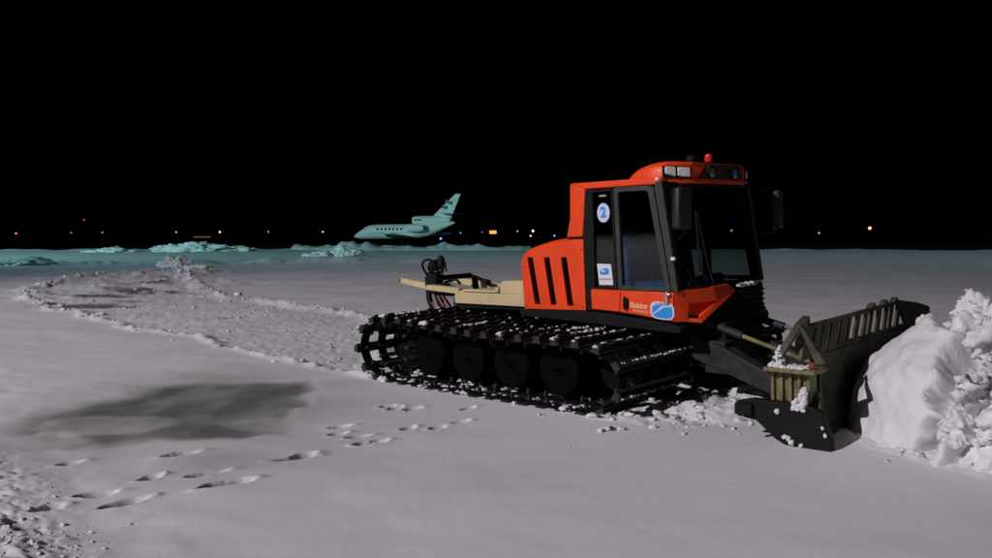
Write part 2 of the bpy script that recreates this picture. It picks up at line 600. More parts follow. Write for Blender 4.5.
    z += edge * np.clip(0.28 + 0.4 * fbm(X, Y, 0.2, 3), 0.04, 1) * np.where(X < 5, 0.55, 0.4)
    z += sstep(60, 100, R) * 0.10 * fbm(X, Y, 0.12, 4) * np.where(X < 5, .45, .3)
    z = np.where(R > 115.5, -0.3, z)
    return z, slush, dirt


def make_ground():
    a_in = np.radians(np.linspace(-35, 35, 720))
    a_out = np.radians(np.concatenate([np.linspace(35, 60, 60)[1:], np.linspace(60, 300, 70)[1:-1], np.linspace(-60, -35, 60)[:-1]]))
    ang = np.concatenate([a_in, a_out])
    q = np.linspace(1 / 2.6, 1 / 58.0, 860)
    rad = np.concatenate([[0.02, 0.5, 1.0, 1.4, 1.8, 2.1, 2.35], 1 / q, np.linspace(58.5, 116, 150)])
    A, Rr = np.meshgrid(ang, rad)
    X, Y = Rr * np.sin(A), Rr * np.cos(A)
    z, sl, dt = terrain(X, Y)
    n, k = len(ang), len(rad)
    i, j = np.meshgrid(np.arange(k - 1), np.arange(n), indexing='ij')
    a = i * n + j
    b = i * n + (j + 1) % n
    F = np.stack([a, b, b + n, a + n], -1).reshape(-1, 4)[:, ::-1]
    me = np_mesh('snow_ground', np.stack([X, Y, z], -1).reshape(-1, 3), F)
    for nm, arr in (('slush', sl), ('dirt', dt)):
        at_ = me.attributes.new(nm, 'FLOAT', 'POINT')
        at_.data.foreach_set('value', arr.ravel().astype(np.float32))
    me.materials.append(M['ground_snow'])
    return tag(link('snow_ground', me), 'snow covered apron with a churned trail, footprints and a patch of slush', kind='structure')


def ground_z(x, y):
    z, _, _ = terrain(np.array([[float(x)]]), np.array([[float(y)]]))
    return float(z[0, 0])


def ground_zs(xs, ys):
    z, _, _ = terrain(np.asarray(xs, float)[None, :], np.asarray(ys, float)[None, :])
    return z[0]


make_ground()
rw = MB()
rw.add([(-4500, -4500, -0.12), (4500, -4500, -0.12), (4500, 4500, -0.12), (-4500, 4500, -0.12)], [(0, 1, 2, 3)])
tag(rw.build('airfield_ground', M['tarmac'], smooth=0, fix=False), 'dark unlit airfield beyond the snow', kind='structure')


# far-off wood along the horizon
def far_wood():
    V, F = [], []
    k = 0
    for i in range(2600):
        a = math.radians(rng.uniform(-50, 50))
        d = rng.uniform(640, 760)
        x, y = d * math.sin(a), d * math.cos(a)
        h = (5.0 + 2.0 * math.sin(a * 23) + 1.2 * math.sin(a * 61 + 1)) * rng.uniform(.7, 1.1)
        r = h * rng.uniform(.22, .34)
        for t in range(3):
            zb, zt, rr = h * (0.08 + .26 * t), h * (0.5 + .25 * t), r * (1 - .28 * t)
            ph = rng.uniform(0, 6)
            for q in range(5):
                V.append((x + rr * math.cos(ph + q * 1.2566), y + rr * math.sin(ph + q * 1.2566), zb - 0.12))
            V.append((x, y, zt))
            F += [(k + q, k + (q + 1) % 5, k + 5) for q in range(5)]
            k += 6
    me = np_mesh('far_woodland', np.array(V), np.array(F), smooth=False)
    me.materials.append(M['wood_far'])
    tag(link('far_woodland', me), 'low dark line of conifers along the night horizon', kind='stuff')


far_wood()


# ================================================================== SNOW GROOMER
groomer = empty('snow_groomer', OV, RV)
tag(groomer, 'orange tracked snow groomer with black windows, beige flatbed and front snow blade', 'snow groomer')
HW = 0.92                                       # half width of the cab

# ---- tracks
PATH = [(-3.30, 0.0), (-2.2, -0.005), (-1.0, -0.005), (-0.25, 0.0), (0.02, 0.05), (0.20, 0.17), (0.28, 0.32), (0.26, 0.46), (0.13, 0.57), (-0.10, 0.625),
        (-0.45, 0.645), (-1.1, 0.645), (-1.7, 0.65), (-2.3, 0.675), (-2.9, 0.715), (-3.3, 0.735), (-3.62, 0.70), (-3.83, 0.57), (-3.91, 0.38), (-3.84, 0.19), (-3.64, 0.06)]


def resample(path, n_target=None, step=None):
    # closed Catmull-Rom, then even spacing
    P = np.array(path)
    n = len(P)
    pts = []
    for i in range(n):
        p0, p1, p2, p3 = P[i - 1], P[i], P[(i + 1) % n], P[(i + 2) % n]
        for t in np.linspace(0, 1, 12, endpoint=False):
            pts.append(0.5 * ((2 * p1) + (-p0 + p2) * t + (2 * p0 - 5 * p1 + 4 * p2 - p3) * t * t + (-p0 + 3 * p1 - 3 * p2 + p3) * t ** 3))
    pts = np.array(pts)
    seg = np.linalg.norm(np.roll(pts, -1, 0) - pts, axis=1)
    cum = np.concatenate([[0], np.cumsum(seg)])
    tot = cum[-1]
    m = n_target or int(round(tot / step))
    out = []
    for s in np.arange(m) * tot / m:
        i = min(np.searchsorted(cum, s, 'right') - 1, len(pts) - 1)
        t = (s - cum[i]) / seg[i]
        a, b = pts[i], pts[(i + 1) % len(pts)]
        out.append((a + (b - a) * t, (b - a) / np.linalg.norm(b - a)))
    return out, tot


def grouser_mesh(w):
    """One cross bar: a flat foot, a tall web, a lip and bolt heads. x along the belt, z outward."""
    b = MB()
    h = w / 2
    b.prism([(-0.06, 0.012), (0.06, 0.012), (0.06, 0.026), (0.014, 0.030), (0.011, 0.085), (-0.011, 0.085), (-0.014, 0.030), (-0.06, 0.026)], -h, h)
    for k in range(6):
        y = -h + w * (k + .5) / 6
        b.box((0.0, y, 0.094), (0.030, 0.07, 0.022))
    for y in (-h + .012, h - .012):
        b.box((0.0, y, 0.045), (0.09, 0.02, 0.075))
    for k in range(5):
        y = -h + 0.13 + (w - 0.26) * k / 4
        b.box((0.0, y, -0.035), (0.035, 0.035, 0.06))          # guide tooth inside the belt
    return b


GW = 1.34
bars, tot = resample(PATH, step=0.262)
belt_pts, _ = resample(PATH, n_target=120)
g_me = None
snow_bits = []
for side in (-1, 1):
    yc = side * (TW / 2 - GW / 2)
    tr = empty('track', (0, yc, 0))
    tr.parent = groomer
    for k in range(5):
        y = -GW / 2 + 0.11 + (GW - 0.22) * k / 4
        b = MB()
        wv = 0.125
        rings = []
        for p, t in belt_pts:
            nx, nz = t[1], -t[0]                 # outward: path runs clockwise when seen from the near side
            o_, i_ = 0.012, -0.008
            rings.append([(p[0] + nx * o_, y - wv / 2, p[1] + nz * o_), (p[0] + nx * o_, y + wv / 2, p[1] + nz * o_),
                          (p[0] + nx * i_, y + wv / 2, p[1] + nz * i_), (p[0] + nx * i_, y - wv / 2, p[1] + nz * i_)])
        rings.append(rings[0])
        b.loft(rings, caps=False)
        b.build('belt', M['rubber'], tr, smooth=30)
    for i, (p, t) in enumerate(bars):
        if g_me is None:
            o = grouser_mesh(GW).build('grouser', M['steel'], tr, smooth=0)
            g_me = o.data
        else:
            o = link('grouser', g_me, tr)
        ang = math.atan2(t[1], t[0])
        # local x along the belt, local z outward (right-hand side of travel)
        o.matrix_local = Matrix.Translation((p[0], random.uniform(-.008, .008), p[1])) @ Matrix(((t[0], 0, t[1], 0), (0, -1, 0, 0), (t[1], 0, -t[0], 0), (0, 0, 0, 1)))
        o.rotation_euler.z += random.uniform(-.012, .012)
        nrm = (t[1], -t[0])
        if p[0] > -1.2 and nrm[1] > -.75:
            for q in range(26):
                if random.random() < (.25 if p[0] > -.3 else .82):
                    continue
                snow_bits.append((Vector((p[0] + nrm[0] * .10, yc - .62 + q * .048 + random.uniform(-.02, .02), p[1] + nrm[1] * .10 + .004)), random.choice((.008, .010, .013, .018))))
        if nrm[1] > -0.35:
            base = Vector((p[0] + nrm[0] * .10, yc, p[1] + nrm[1] * .10))
            # snow packed along the bars and at their ends
            if random.random() < 0.5:
                snow_bits.append((base + Vector((0, side * GW / 2, -0.02)), random.uniform(.018, .042)))
            if random.random() < 0.4:
                snow_bits.append((base + Vector((0, -side * GW / 2, -0.02)), random.uniform(.018, .035)))
            for q in range(6):
                if random.random() < 0.42:
                    snow_bits.append((base + Vector((random.uniform(-.02, .02), -GW / 2 + GW * (q + .5) / 6 + random.uniform(-.05, .05), 0.0)), random.uniform(.010, .024)))
            if random.random() < 0.28 and nrm[1] > .5:
                y0 = random.uniform(-.6, .1)
                for q in range(14):
                    snow_bits.append((base + Vector((random.uniform(-.02, .02), y0 + q * .035, -.01)), random.uniform(.015, .030)))
    # snow pressed between the belts on the ground run
for k in range(95):
    sd_ = random.choice((-1, -1, 1))
    snow_bits.append((Vector((random.uniform(-3.6, 0.2), sd_ * TW / 2 + random.uniform(.0, .9) * -sd_, random.uniform(-.025, .0))), random.uniform(.02, .07)))
me = lumps_mesh('clinging_snow', [tuple(p) for p, r in snow_bits], [r for p, r in snow_bits], sub=2, rough=.8, squash=.55)
me.materials.append(M['snow'])
tag(link('clinging_snow', me, groomer), None, kind='stuff')

# ---- running gear
WHEELS = [(-3.53, .385, .285), (-2.83, .325, .285), (-2.12, .325, .285), (-1.41, .325, .285), (-0.70, .325, .285), (-0.06, .345, .23)]
for side in (-1, 1):
    for i, (u, z, r) in enumerate(WHEELS):
        yc = side * (TW / 2 - 0.62)
        wt = 0.26
        t = MB()
        s_ = side
        t.lathe([(r * .55, -wt / 2 * s_), (r * .9, -wt / 2 * s_), (r * .97, -wt / 2 * .85 * s_), (r, -wt / 4 * s_), (r, wt / 4 * s_), (r * .97, wt / 2 * .85 * s_),
                 (r * .9, wt / 2 * s_), (r * .55, wt / 2 * s_)], (u, yc, z), n=28)
        w = empty('wheel', (u, yc, z))
        w.parent = groomer
        o = t.build('tyre', M['rubber'])
        o.data.transform(Matrix.Translation((-u, -yc, -z)))
        o.parent = w
        rm = MB()
        rm.lathe([(0.02, .10 * s_), (r * .18, .10 * s_), (r * .2, .05 * s_), (r * .42, .03 * s_), (r * .56, .08 * s_), (r * .60, .125 * s_), (r * .60, -.1 * s_), (0.02, -.1 * s_)], (0, 0, 0), n=24)
        for q in range(6):
            a = q * math.pi / 3
            rm.box((r * .33 * math.cos(a), .06 * s_, r * .33 * math.sin(a)), (.03, .03, .03))
        rm.build('rim', M['rim'], w)
        if 0 < i < 5:
            ax = MB()
            # outboard guide wheel on the same axle
            ax.lathe([(r * .5, .14 * s_), (r * .92, .14 * s_), (r * .97, .16 * s_), (r * .97, .28 * s_), (r * .92, .31 * s_), (r * .78, .312 * s_), (r * .74, .302 * s_), (r * .2, .300 * s_), (r * .17, .315 * s_), (.03, .315 * s_),
                      (.03, .1 * s_), (r * .3, .1 * s_)], (0, 0, 0), n=28)
            ax.build('outer_tyre', M['rim'], w)
        if i == 0:
            sp = MB()
            for q in range(12):
                a = q * math.pi / 6
                sp.box((.30 * math.cos(a), .0, .30 * math.sin(a)), (.07, .7, .035), Matrix.Rotation(-a, 3, 'Y'))
            sp.build('sprocket_teeth', M['steel'], w)

# ---- chassis and under-cab panels
b = MB()
b.box((-1.45, 0, .56), (4.3, .82, .50))
b.box((-0.55, 0, .855), (2.2, 1.5, .09))
b.box((-2.4, 0, .845), (1.5, 1.2, .05))
for u in (-2.83, -2.12, -1.41, -.7):
    b.box((u, 0, .325), (.12, 2.0, .10))
b.build('chassis', M['black'], groomer, bevel=.015)
for s in (-1, 1):
    b = MB()
    b.prism([(-1.72, .82), (-1.72, .895), (-.6, .915), (0.35, .84), (.5, .80), (.5, .74)], s * .60, s * (HW + .03))
    b.build('track_guard', M['black'], groomer, bevel=.01)

# ---- engine cover with louvres
hood = MB()
top_f, top_r = -0.745, -1.70


def hood_top(u):
    return float(np.interp(u, [-1.70, -1.66, -1.56, -1.25, -1.0, -.745], [1.50, 1.580, 1.632, 1.705, 1.737, 1.738]))


# shell: side edge rolls over on to the top
us = [-1.70, -1.66, -1.60, -1.5, -1.35, -1.2, -1.05, -.9, -.745]
rings = []
for u in us:
    zt = hood_top(u)
    ring = []
    for y, dz in [(-HW, .06), (-HW + .008, .034), (-HW + .028, .012), (-HW + .06, 0), (0, .015), (HW - .06, 0), (HW - .028, .012), (HW - .008, .034), (HW, .06)]:
        ring.append((u, y, zt - dz if dz != .015 else zt + .015))
    for y in (HW - .04, -HW + .04):
        ring.append((u, y, zt - .10))
    rings.append(ring)
hood.loft(rings)
for s in (-1, 1):
    y0, y1 = s * HW, s * (HW - .045)
    # ribs between the louvres; slots lean forward as they fall
    zt0, zb0 = 1.52, .965
    slots = [(-1.555, -1.455), (-1.295, -1.205), (-1.035, -.955)]
    sw = .088

    def topline(u):
        return hood_top(u) - .06
    edges = [(-1.70, -1.67)] + [e for (a, c) in slots for e in ((a - sw / 2, c - sw / 2), (a + sw / 2, c + sw / 2))] + [(-.745, -.735)]
    for k in range(0, 8, 2):
        (a0, a1), (c0, c1) = edges[k], edges[k + 1]
        hood.prism([(a0, zt0 if k else 1.40), (c0, zt0), (c1, zb0), (a1, zb0)] if k else [(-1.70, topline(-1.70)), (-1.662, topline(-1.662)), (-1.659, zt0), (c0, zt0), (c1, zb0), (a1, zb0)], y0, y1)
    hood.prism([(-1.659, zt0), (-1.56, topline(-1.56)), (-1.45, topline(-1.45)), (-1.2, topline(-1.2)), (-.98, topline(-.98)), (-.745, topline(-.745)), (-.745, zt0)], y0, y1)
    hood.prism([(edges[0][1], zb0), (edges[7][1], zb0), (-.735, .925), (-1.665, .905)], y0, y1)
hood.box((-1.672, 0, 1.16), (.04, 1.74, .50))
hood.build('engine_cover', M['orange'], groomer, smooth=40)
for s in (-1, 1):
    for (a, c) in slots:
        b = MB()
        b.prism([(a - .05, 1.545), (a + .05, 1.545), (c + .05, .95), (c - .05, .95)], s * (HW - .046), s * (HW - .075))
        for q in range(7):
            t = (q + .5) / 7
            b.box((a + (c - a) * t, s * (HW - .035), 1.535 - .57 * t), (.055, .02, .018), Matrix.Rotation(s * .5, 3, 'X'))
        b.build('louvre', M['slot'], groomer, smooth=0)
b = MB()
b.prism([(-1.62, 1.5), (-.76, 1.62), (-.76, .93), (-1.62, .93)], -.80, .80)
b.build('engine_bay', M['slot'], groomer, smooth=0)

# ---- cab shell
cab = MB()
for s in (-1, 1):
    y0, y1 = s * HW, s * (HW - .09)
    cab.prism([(-.915, 2.345), (-.93, 1.95), (-.985, 1.742), (-.752, 1.745), (-.72, 2.0), (-.70, 2.27)], y0, y1)
    cab.prism([(-.915, 2.345), (-.70, 2.27), (.22, 2.262), (.30, 2.30), (.27, 2.335)], y0, y1)
    y0 = s * (HW + .012)
    cab.prism([(-.655, 1.165), (-.645, .94), (-.30, .925), (.0, .90), (.41, .855), (.425, 1.155)], y0, y1)
cab.box((-.94, 0, 2.04), (.05, 1.66, .585))
cab.prism([(-.915, 2.345), (-.90, 2.30), (.26, 2.29), (.27, 2.335)], -HW + .09, HW - .09)
cab.build('cab_shell', M['orange'], groomer, bevel=.014)
b = MB()
b.box((-.15, 0, .93), (1.1, 1.66, .05))
b.box((-.86, 0, 1.60), (.05, 1.62, 1.32))
b.box((-.30, 0, 2.275), (1.08, 1.62, .02))
for s in (-1, 1):
    b.box((-.80, s * .815, 1.75), (.14, .02, 1.05))
b.build('cab_floor', M['black'], groomer, smooth=0)
for s in (-1, 1):
    b = MB()
    b.prism([(-.752, 1.735), (-.70, 2.262), (-.62, 2.262), (-.62, 1.17), (-.62, .93), (-.72, .93)], s * (HW - .005), s * (HW - .07))
    b.build('cab_pillar', M['black'], groomer, smooth=0)

# ---- side windows, doors
for s in (-1, 1):
    y0, y1 = s * (HW + .002), s * (HW - .05)
    b = MB()
    out_ = [(-.618, 2.258), (-.322, 2.256), (-.288, 1.17), (-.618, 1.17)]
    inn = [(-.598, 2.23), (-.345, 2.228), (-.315, 1.19), (-.598, 1.19)]
    for k in range(4):
        b.prism([out_[k], out_[(k + 1) % 4], inn[(k + 1) % 4], inn[k]], y0, y1)
    wf = b.build('rear_side_window', M['black'], groomer, smooth=0)
    g = MB()
    g.prism(inn, s * (HW - .022), s * (HW - .028))
    g.build('pane', M['glass'], wf, smooth=0)
    b = MB()
    y0 = s * (HW + .012)
    out_ = [(-.305, 2.252), (-.25, 2.262), (.15, 2.256), (.20, 2.23), (.380, 1.18), (.375, 1.165), (-.272, 1.17)]
    inn = [(-.250, 2.200), (-.22, 2.215), (.10, 2.210), (.135, 2.19), (.312, 1.222), (.305, 1.212), (-.225, 1.214)]
    n = len(out_)
    for k in range(n):
        b.prism([out_[k], out_[(k + 1) % n], inn[(k + 1) % n], inn[k]], y0, y1)
    dr = b.build('door', M['frame'], groomer, smooth=0)
    g = MB()
    g.prism(inn, s * (HW - .012), s * (HW - .018))
    g.build('door_glass', M['glass'], dr, smooth=0)
    h = MB()
    h.box((-.17, s * (HW + .03), 1.03), (.05, .035, .10))
    h.box((-.17, s * (HW + .045), 1.03), (.03, .02, .14))
    h.build('handle', M['black'], dr, bevel=.006)
    h = MB()
    h.box((.345, s * (HW + .03), 1.10), (.03, .03, .12))
    h.box((.355, s * (HW + .035), 1.135), (.07, .035, .03))
    h.build('hinge', M['chrome'], dr, bevel=.006)
    # A pillar
    b = MB()
    b.prism([(.215, 2.285), (.295, 2.285), (.325, 2.10), (.462, 1.165), (.388, 1.165), (.208, 2.225)], s * (HW + .006), s * (HW - .06))
    b.build('a_pillar', M['frame'], groomer, bevel=.008)


# ---- wrap-round windscreen
def wind_u(y, z):
    t = (z - 1.165) / (2.285 - 1.165)
    return (.435 - .145 * t) + (.175 - .045 * t) * (1 - (abs(y) / .86) ** 2.4)


g = MB()
ys = np.linspace(-.86, .86, 19)
zs = np.linspace(1.17, 2.28, 7)
rings = [[(wind_u(y, z), y, z) for y in ys] for z in zs]
g.loft(rings, caps=False, closed=False)
ws = g.build('windscreen', M['screen'], groomer, smooth=60)
b = MB()
for zz, hh in ((1.19, .05), (2.262, .05)):
    b.loft([[(wind_u(y, zz + dz) + o, y, zz + dz) for dz, o in ((-hh / 2, .004), (hh / 2, .004), (hh / 2, -.02), (-hh / 2, -.02))] for y in np.linspace(-.87, .87, 19)])
for s in (-1, 1):
    b.loft([[(wind_u(s * (.86 - q), z) + o, s * (.86 - q + .01), z) for q, o in ((0, .004), (.07, .004), (.07, -.02), (0, -.02))] for z in np.linspace(1.17, 2.28, 8)])
b.build('screen_seal', M['black'], ws, smooth=40)
wp = MB()
wp.tube([(wind_u(-.45, 1.2) + .03, -.45, 1.2), (wind_u(-.5, 1.5) + .03, -.50, 1.5), (wind_u(-.52, 1.95) + .025, -.52, 1.95)], .011, 6)
wp.tube([(wind_u(-.6, 1.35) + .02, -.60, 1.35), (wind_u(-.53, 1.98) + .02, -.53, 1.98)], .014, 6)
wp.build('wiper', M['black'], ws)
cl = MB()
cl.box((.425, -HW - .02, 1.50), (.05, .03, .035))
cl.build('pillar_reflector', M['white'], groomer, bevel=.006)

# ---- interior seen through the glass
b = MB()
b.box((-.06, -.50, 1.16), (.46, .5, .16))
b.box((-.36, -.48, 1.38), (.14, .48, .50), Matrix.Rotation(-.15, 3, 'Y'))
b.box((-.43, -.48, 1.73), (.09, .26, .16), Matrix.Rotation(-.15, 3, 'Y'))
b.build('driver_seat', M['seat'], groomer, bevel=.05, seg=3)
b = MB()
b.box((-.12, .42, 1.10), (.45, .5, .14))
b.box((-.36, .42, 1.36), (.14, .46, .5), Matrix.Rotation(-.15, 3, 'Y'))
b.build('passenger_seat', M['seat'], groomer, bevel=.05, seg=3)
b = MB()
b.prism([(.30, .96), (.30, 1.10), (.36, 1.20), (.47, 1.18), (.50, .96)], -.60, .60)
b.prism([(.10, .96), (.16, 1.26), (.34, 1.30), (.40, .96)], -.14, .20)
b.build('dashboard', M['black'], groomer, bevel=.02)
b = MB()
ring = [(.17 + .05 * math.sin(a) * .6, -.38 + .19 * math.cos(a), 1.42 + .19 * math.sin(a) * .8) for a in np.linspace(0, 2 * math.pi, 25)]
b.tube(ring, .014, 6)
b.tube([(.17, -.38, 1.42), (.38, -.38, 1.15)], .02, 6)
b.tube([(.17, -.56, 1.42), (.17, -.20, 1.42)], .012, 6)
b.build('steering_wheel', M['black'], groomer)

# ---- nose: orange corners, dark grille, snow on the ledge
for s in (-1, 1):
    n = MB()

    def pl(pts, t=.05):
        """plate through outline points, thickened inward"""
        P = [Vector(p) for p in pts]
        nn = (P[1] - P[0]).cross(P[2] - P[0]).normalized()
        if nn.x < 0:
            nn = -nn
        Q = [p - nn * t for p in P]
        k = len(P)
        n.add(P + Q, [tuple(range(k)), tuple(range(2 * k - 1, k - 1, -1))] + [(i, (i + 1) % k, k + (i + 1) % k, k + i) for i in range(k)])
    # side corner plate, with a cut for the lamp recess
    A = (.43, s * (HW + .012), 1.155)
    B = (.415, s * (HW + .012), .855)
    Cc = (.60, s * .70, .835)
    D = (.69, s * .17, 1.125)
    E_ = (.675, s * .30, 1.205)
    G = (.615, s * .50, 1.19)
    rec = [(.500, s * .79, 1.035), (.488, s * .80, .885), (.575, s * .715, .875), (.63, s * .44, 1.04)]
    pl([A, B, (.50, s * .80, .85), rec[0]], .04)
    pl([A, rec[0], rec[3], G], .04)
    pl([rec[3], rec[2], Cc, D], .03)
    pl([G, rec[3], D, E_], .04)
    pl([(.50, s * .80, .85), rec[1], rec[2], Cc], .02)
    n.prism([(.43, s * (HW + .01)), (.60, s * .50), (.66, s * .30), (.42, s * .30)], 1.150, 1.175, axis='z')
    nc = n.build('nose_corner', M['orange'], groomer, smooth=0)
    r = MB()
    cen = Vector((.40, s * .60, .97))
    ins = [Vector(p) * .90 + cen * .10 + Vector((-.035, -.02 * s, 0)) for p in rec]
    r.add([Vector(p) + Vector((-.012, -.004 * s, 0)) for p in rec] + ins, [(4, 5, 6, 7)] + [(i, (i + 1) % 4, 4 + (i + 1) % 4, 4 + i) for i in range(4)])
    r.build('lamp_recess', M['orange'], nc, smooth=0)
b = MB()
b.prism([(.33, -.80), (.42, -.66), (.50, -.46), (.58, -.25), (.66, -.06), (.72, .10), (.72, .25), (.68, .46), (.55, .70), (.38, .84)], .80, 1.16, axis='z')
b.prism([(.40, -.40), (.60, -.15), (.66, .2), (.60, .45), (.40, .5)], .62, .84, axis='z')
gr = b.build('nose_panel', M['black'], groomer, bevel=.02)
for k in range(5):
    b = MB()
    z = .88 + .055 * k
    b.loft([[(u + o, y, z + dz) for o, dz in ((.0, -.012), (.022, -.006), (.022, .006), (0, .012))] for u, y in ((.668, -.03), (.722, .12), (.722, .25), (.685, .45))])
    b.build('grille_bar', M['black'], gr, smooth=0)
me = lumps_mesh('ledge_snow', [(.66, -.05 + .05 * k, 1.17) for k in range(7)] + [(.65, .20, 1.18), (.66, .32, 1.17), (.62, .40, 1.165)], [.03, .045, .05, .05, .045, .05, .035, .05, .03, .03], sub=2, squash=.6)
me.materials.append(M['snow'])
tag(link('ledge_snow', me, groomer), None, kind='stuff')

# ---- roof pod with lamps
pod = MB()
prof = [(-.235, 2.337), (-.205, 2.37), (-.145, 2.418), (-.06, 2.458), (.05, 2.486), (.16, 2.498), (.27, 2.502)]
rings = []
for u, z in prof:
    hw = float(np.interp(u, [-.23, -.1, .2, .27], [.80, .84, .86, .82]))
    rings.append([(u, -hw, 2.30), (u, -hw, max(2.31, z - .07)), (u, -hw + .03, max(2.32, z - .025)), (u, -hw + .10, z), (u, hw - .10, z), (u, hw - .03, max(2.32, z - .025)), (u, hw, max(2.31, z - .07)), (u, hw, 2.30)])
rings.append([(.425, -.56, 2.30), (.425, -.56, 2.43), (.425, -.545, 2.47), (.425, -.50, 2.488), (.425, .50, 2.488), (.425, .545, 2.47), (.425, .56, 2.43), (.425, .56, 2.30)])
pod.loft(rings)
pod.prism([(.20, -.87), (.27, -.82), (.43, -.57), (.46, -.40), (.46, .40), (.43, .57), (.27, .82), (.20, .87)], 2.268, 2.315, axis='z')
pd = pod.build('roof_pod', M['orange'], groomer, bevel=.01, smooth=40)
b = MB()
b.prism([(-.25, 2.470), (.45, 2.470), (.48, 2.285), (-.48, 2.285)], .428, .452, axis='x')
fp = b.build('lamp_panel', M['brown'], groomer, bevel=.008)
for y, mm in ((-.22, 'lamp_dark'), (.27, 'lamp_blue')):
    b = MB()
    b.lathe([(.01, .012), (.048, .010), (.062, .0), (.068, -.02), (.0685, -.035)], (.467, y, 2.382), axis='x', n=20)
    b.build('work_lamp', M[mm], fp)
    b = MB()
    b.lathe([(.070, .0), (.080, .0), (.082, -.02), (.070, -.02)], (.473, y, 2.382), axis='x', n=20)
    b.build('lamp_ring', M['black'], fp)
for s in (-1, 1):
    # two clear lenses on the bevelled corner of the pod
    p0, p1 = Vector((.270, s * .830, 0)), Vector((.425, s * .570, 0))
    t = (p1 - p0)
    nrm = Vector((t.y, -t.x, 0)).normalized()
    if nrm.x < 0:
        nrm = -nrm
    hs = MB()

    def quad(bb, a, c, z00, z01, z10, z11, d0, d1):
        q = [p0 + t * a + nrm * d1 + Vector((0, 0, z00)), p0 + t * c + nrm * d1 + Vector((0, 0, z10)), p0 + t * c + nrm * d1 + Vector((0, 0, z11)), p0 + t * a + nrm * d1 + Vector((0, 0, z01))]
        r_ = [p - nrm * (d1 - d0) for p in q]
        bb.add(q + r_, [(0, 1, 2, 3), (7, 6, 5, 4)] + [(i, 4 + i, 4 + (i + 1) % 4, (i + 1) % 4) for i in range(4)])
    quad(hs, -.04, 1.0, 2.33, 2.455, 2.315, 2.44, -.02, .008)
    hh = hs.build('headlight_housing', M['black'], groomer, smooth=0)
    for (a, c, za, zb, zc, zd) in ((.0, .40, 2.37, 2.445, 2.335, 2.44), (.47, .94, 2.345, 2.435, 2.33, 2.43)):
        l = MB()
        quad(l, a, c, za, zb, zc, zd, .009, .03)
        l.build('headlight', M['lamp_glass'], hh, bevel=.012)
    m_ = MB()
    m_.box((.245, s * (HW + .004), 2.315), (.045, .03, .03))
    m_.build('marker_lamp', M['lamp_glass'], groomer, bevel=.008)
b = MB()
b.lathe([(.05, 0), (.052, .02), (.035, .024)], (.36, -.10, 2.49), axis='z', n=16)
bc = b.build('beacon', M['black'], groomer)
b = MB()
b.lathe([(.042, .02), (.043, .075), (.036, .098), (.015, .108), (.004, .110)], (.36, -.10, 2.49), axis='z', n=16)
b.build('beacon_lens', M['red_glass'], bc)
b = MB()
b.lathe([(.05, 0), (.055, .05), (.05, .085), (.03, .105), (.004, .11)], (.18, -.16, 2.495), axis='z', n=14)
b.build('roof_antenna', M['black'], groomer)

# ---- mirrors
for s, u, y, z, hh in ((-1, .60, -1.03, 2.0, .42), (1, .46, 1.30, 1.985, .46)):
    b = MB()
    b.box((u, y, z), (.10, .19 if s > 0 else .20, hh), Matrix.Rotation(.25 * s, 3, 'Z') @ Matrix.Rotation(.05 * s, 3, 'X'))
    mr = b.build('mirror', M['mirror'], groomer, bevel=.035, seg=3)
    b = MB()
    b.tube([(.40, s * .88, 2.20), (u - .02, y - .12 * s, z + hh / 2 + .03), (u, y, z + hh / 2 + .01), (u, y, z + hh / 2 - .05)], .013, 6)
    b.tube([(.47, s * .9, 1.70), (u, y - s * .05, z - hh / 2 - .03), (u, y, z - hh / 2 + .04)], .011, 6)
    b.build('mirror_arm', M['black'], mr)
    b = MB()
    b.box((u - .056, y, z), (.008, .15, hh - .07), Matrix.Rotation(.25 * s, 3, 'Z'))
    b.build('mirror_glass', M['plane_dark'], mr, smooth=0)
b = MB()
b.box((.42, 1.24, 1.735), (.03, .10, .022), Matrix.Rotation(.5, 3, 'X'))
b.build('mirror_reflector', M['grey_print'], groomer, smooth=0)


# ---- lettering and stickers on the near side (and mirrored name on the far side is not seen)
def flat(poly, name, m, y, parent, t=.002):
    b = MB()
    b.prism(poly, y, y - t)
    return b.build(name, m, parent, smooth=0)


def oval(cx, cz, a, b_, e=3.2, n=36, lean=0.0):
    out = []
    for k in range(n):
        t = 2 * math.pi * k / n
        c, s = math.cos(t), math.sin(t)
        x = a * abs(c) ** (2 / e) * (1 if c >= 0 else -1)
        z = b_ * abs(s) ** (2 / e) * (1 if s >= 0 else -1)
        out.append((cx + x, cz + z + lean * x))
    return out


def text(body, size, cx, cz, y, m, parent, name, lean=0.0, bold=0.0, squeeze=1.0, shear=0.0):
    cu = bpy.data.curves.new(name, 'FONT')
    cu.body, cu.size, cu.align_x, cu.align_y = body, size, 'CENTER', 'CENTER'
    cu.extrude, cu.offset, cu.shear = .0008, bold, shear
    cu.resolution_u = 4
    o = bpy.data.objects.new(name + '_outline', cu)
    COL.objects.link(o)
    bpy.context.view_layer.update()
    me = bpy.data.meshes.new_from_object(o.evaluated_get(bpy.context.evaluated_depsgraph_get()))
    bpy.data.objects.remove(o)
    bpy.data.curves.remove(cu)
    me.transform(Matrix.Translation((cx, y, cz)) @ Matrix.Rotation(-lean, 4, 'Y') @ Matrix.Rotation(math.pi / 2, 4, 'X') @ Matrix.Scale(squeeze, 4, (1, 0, 0)))
    me.materials.clear()
    me.materials.append(m)
    return link(name, me, parent)


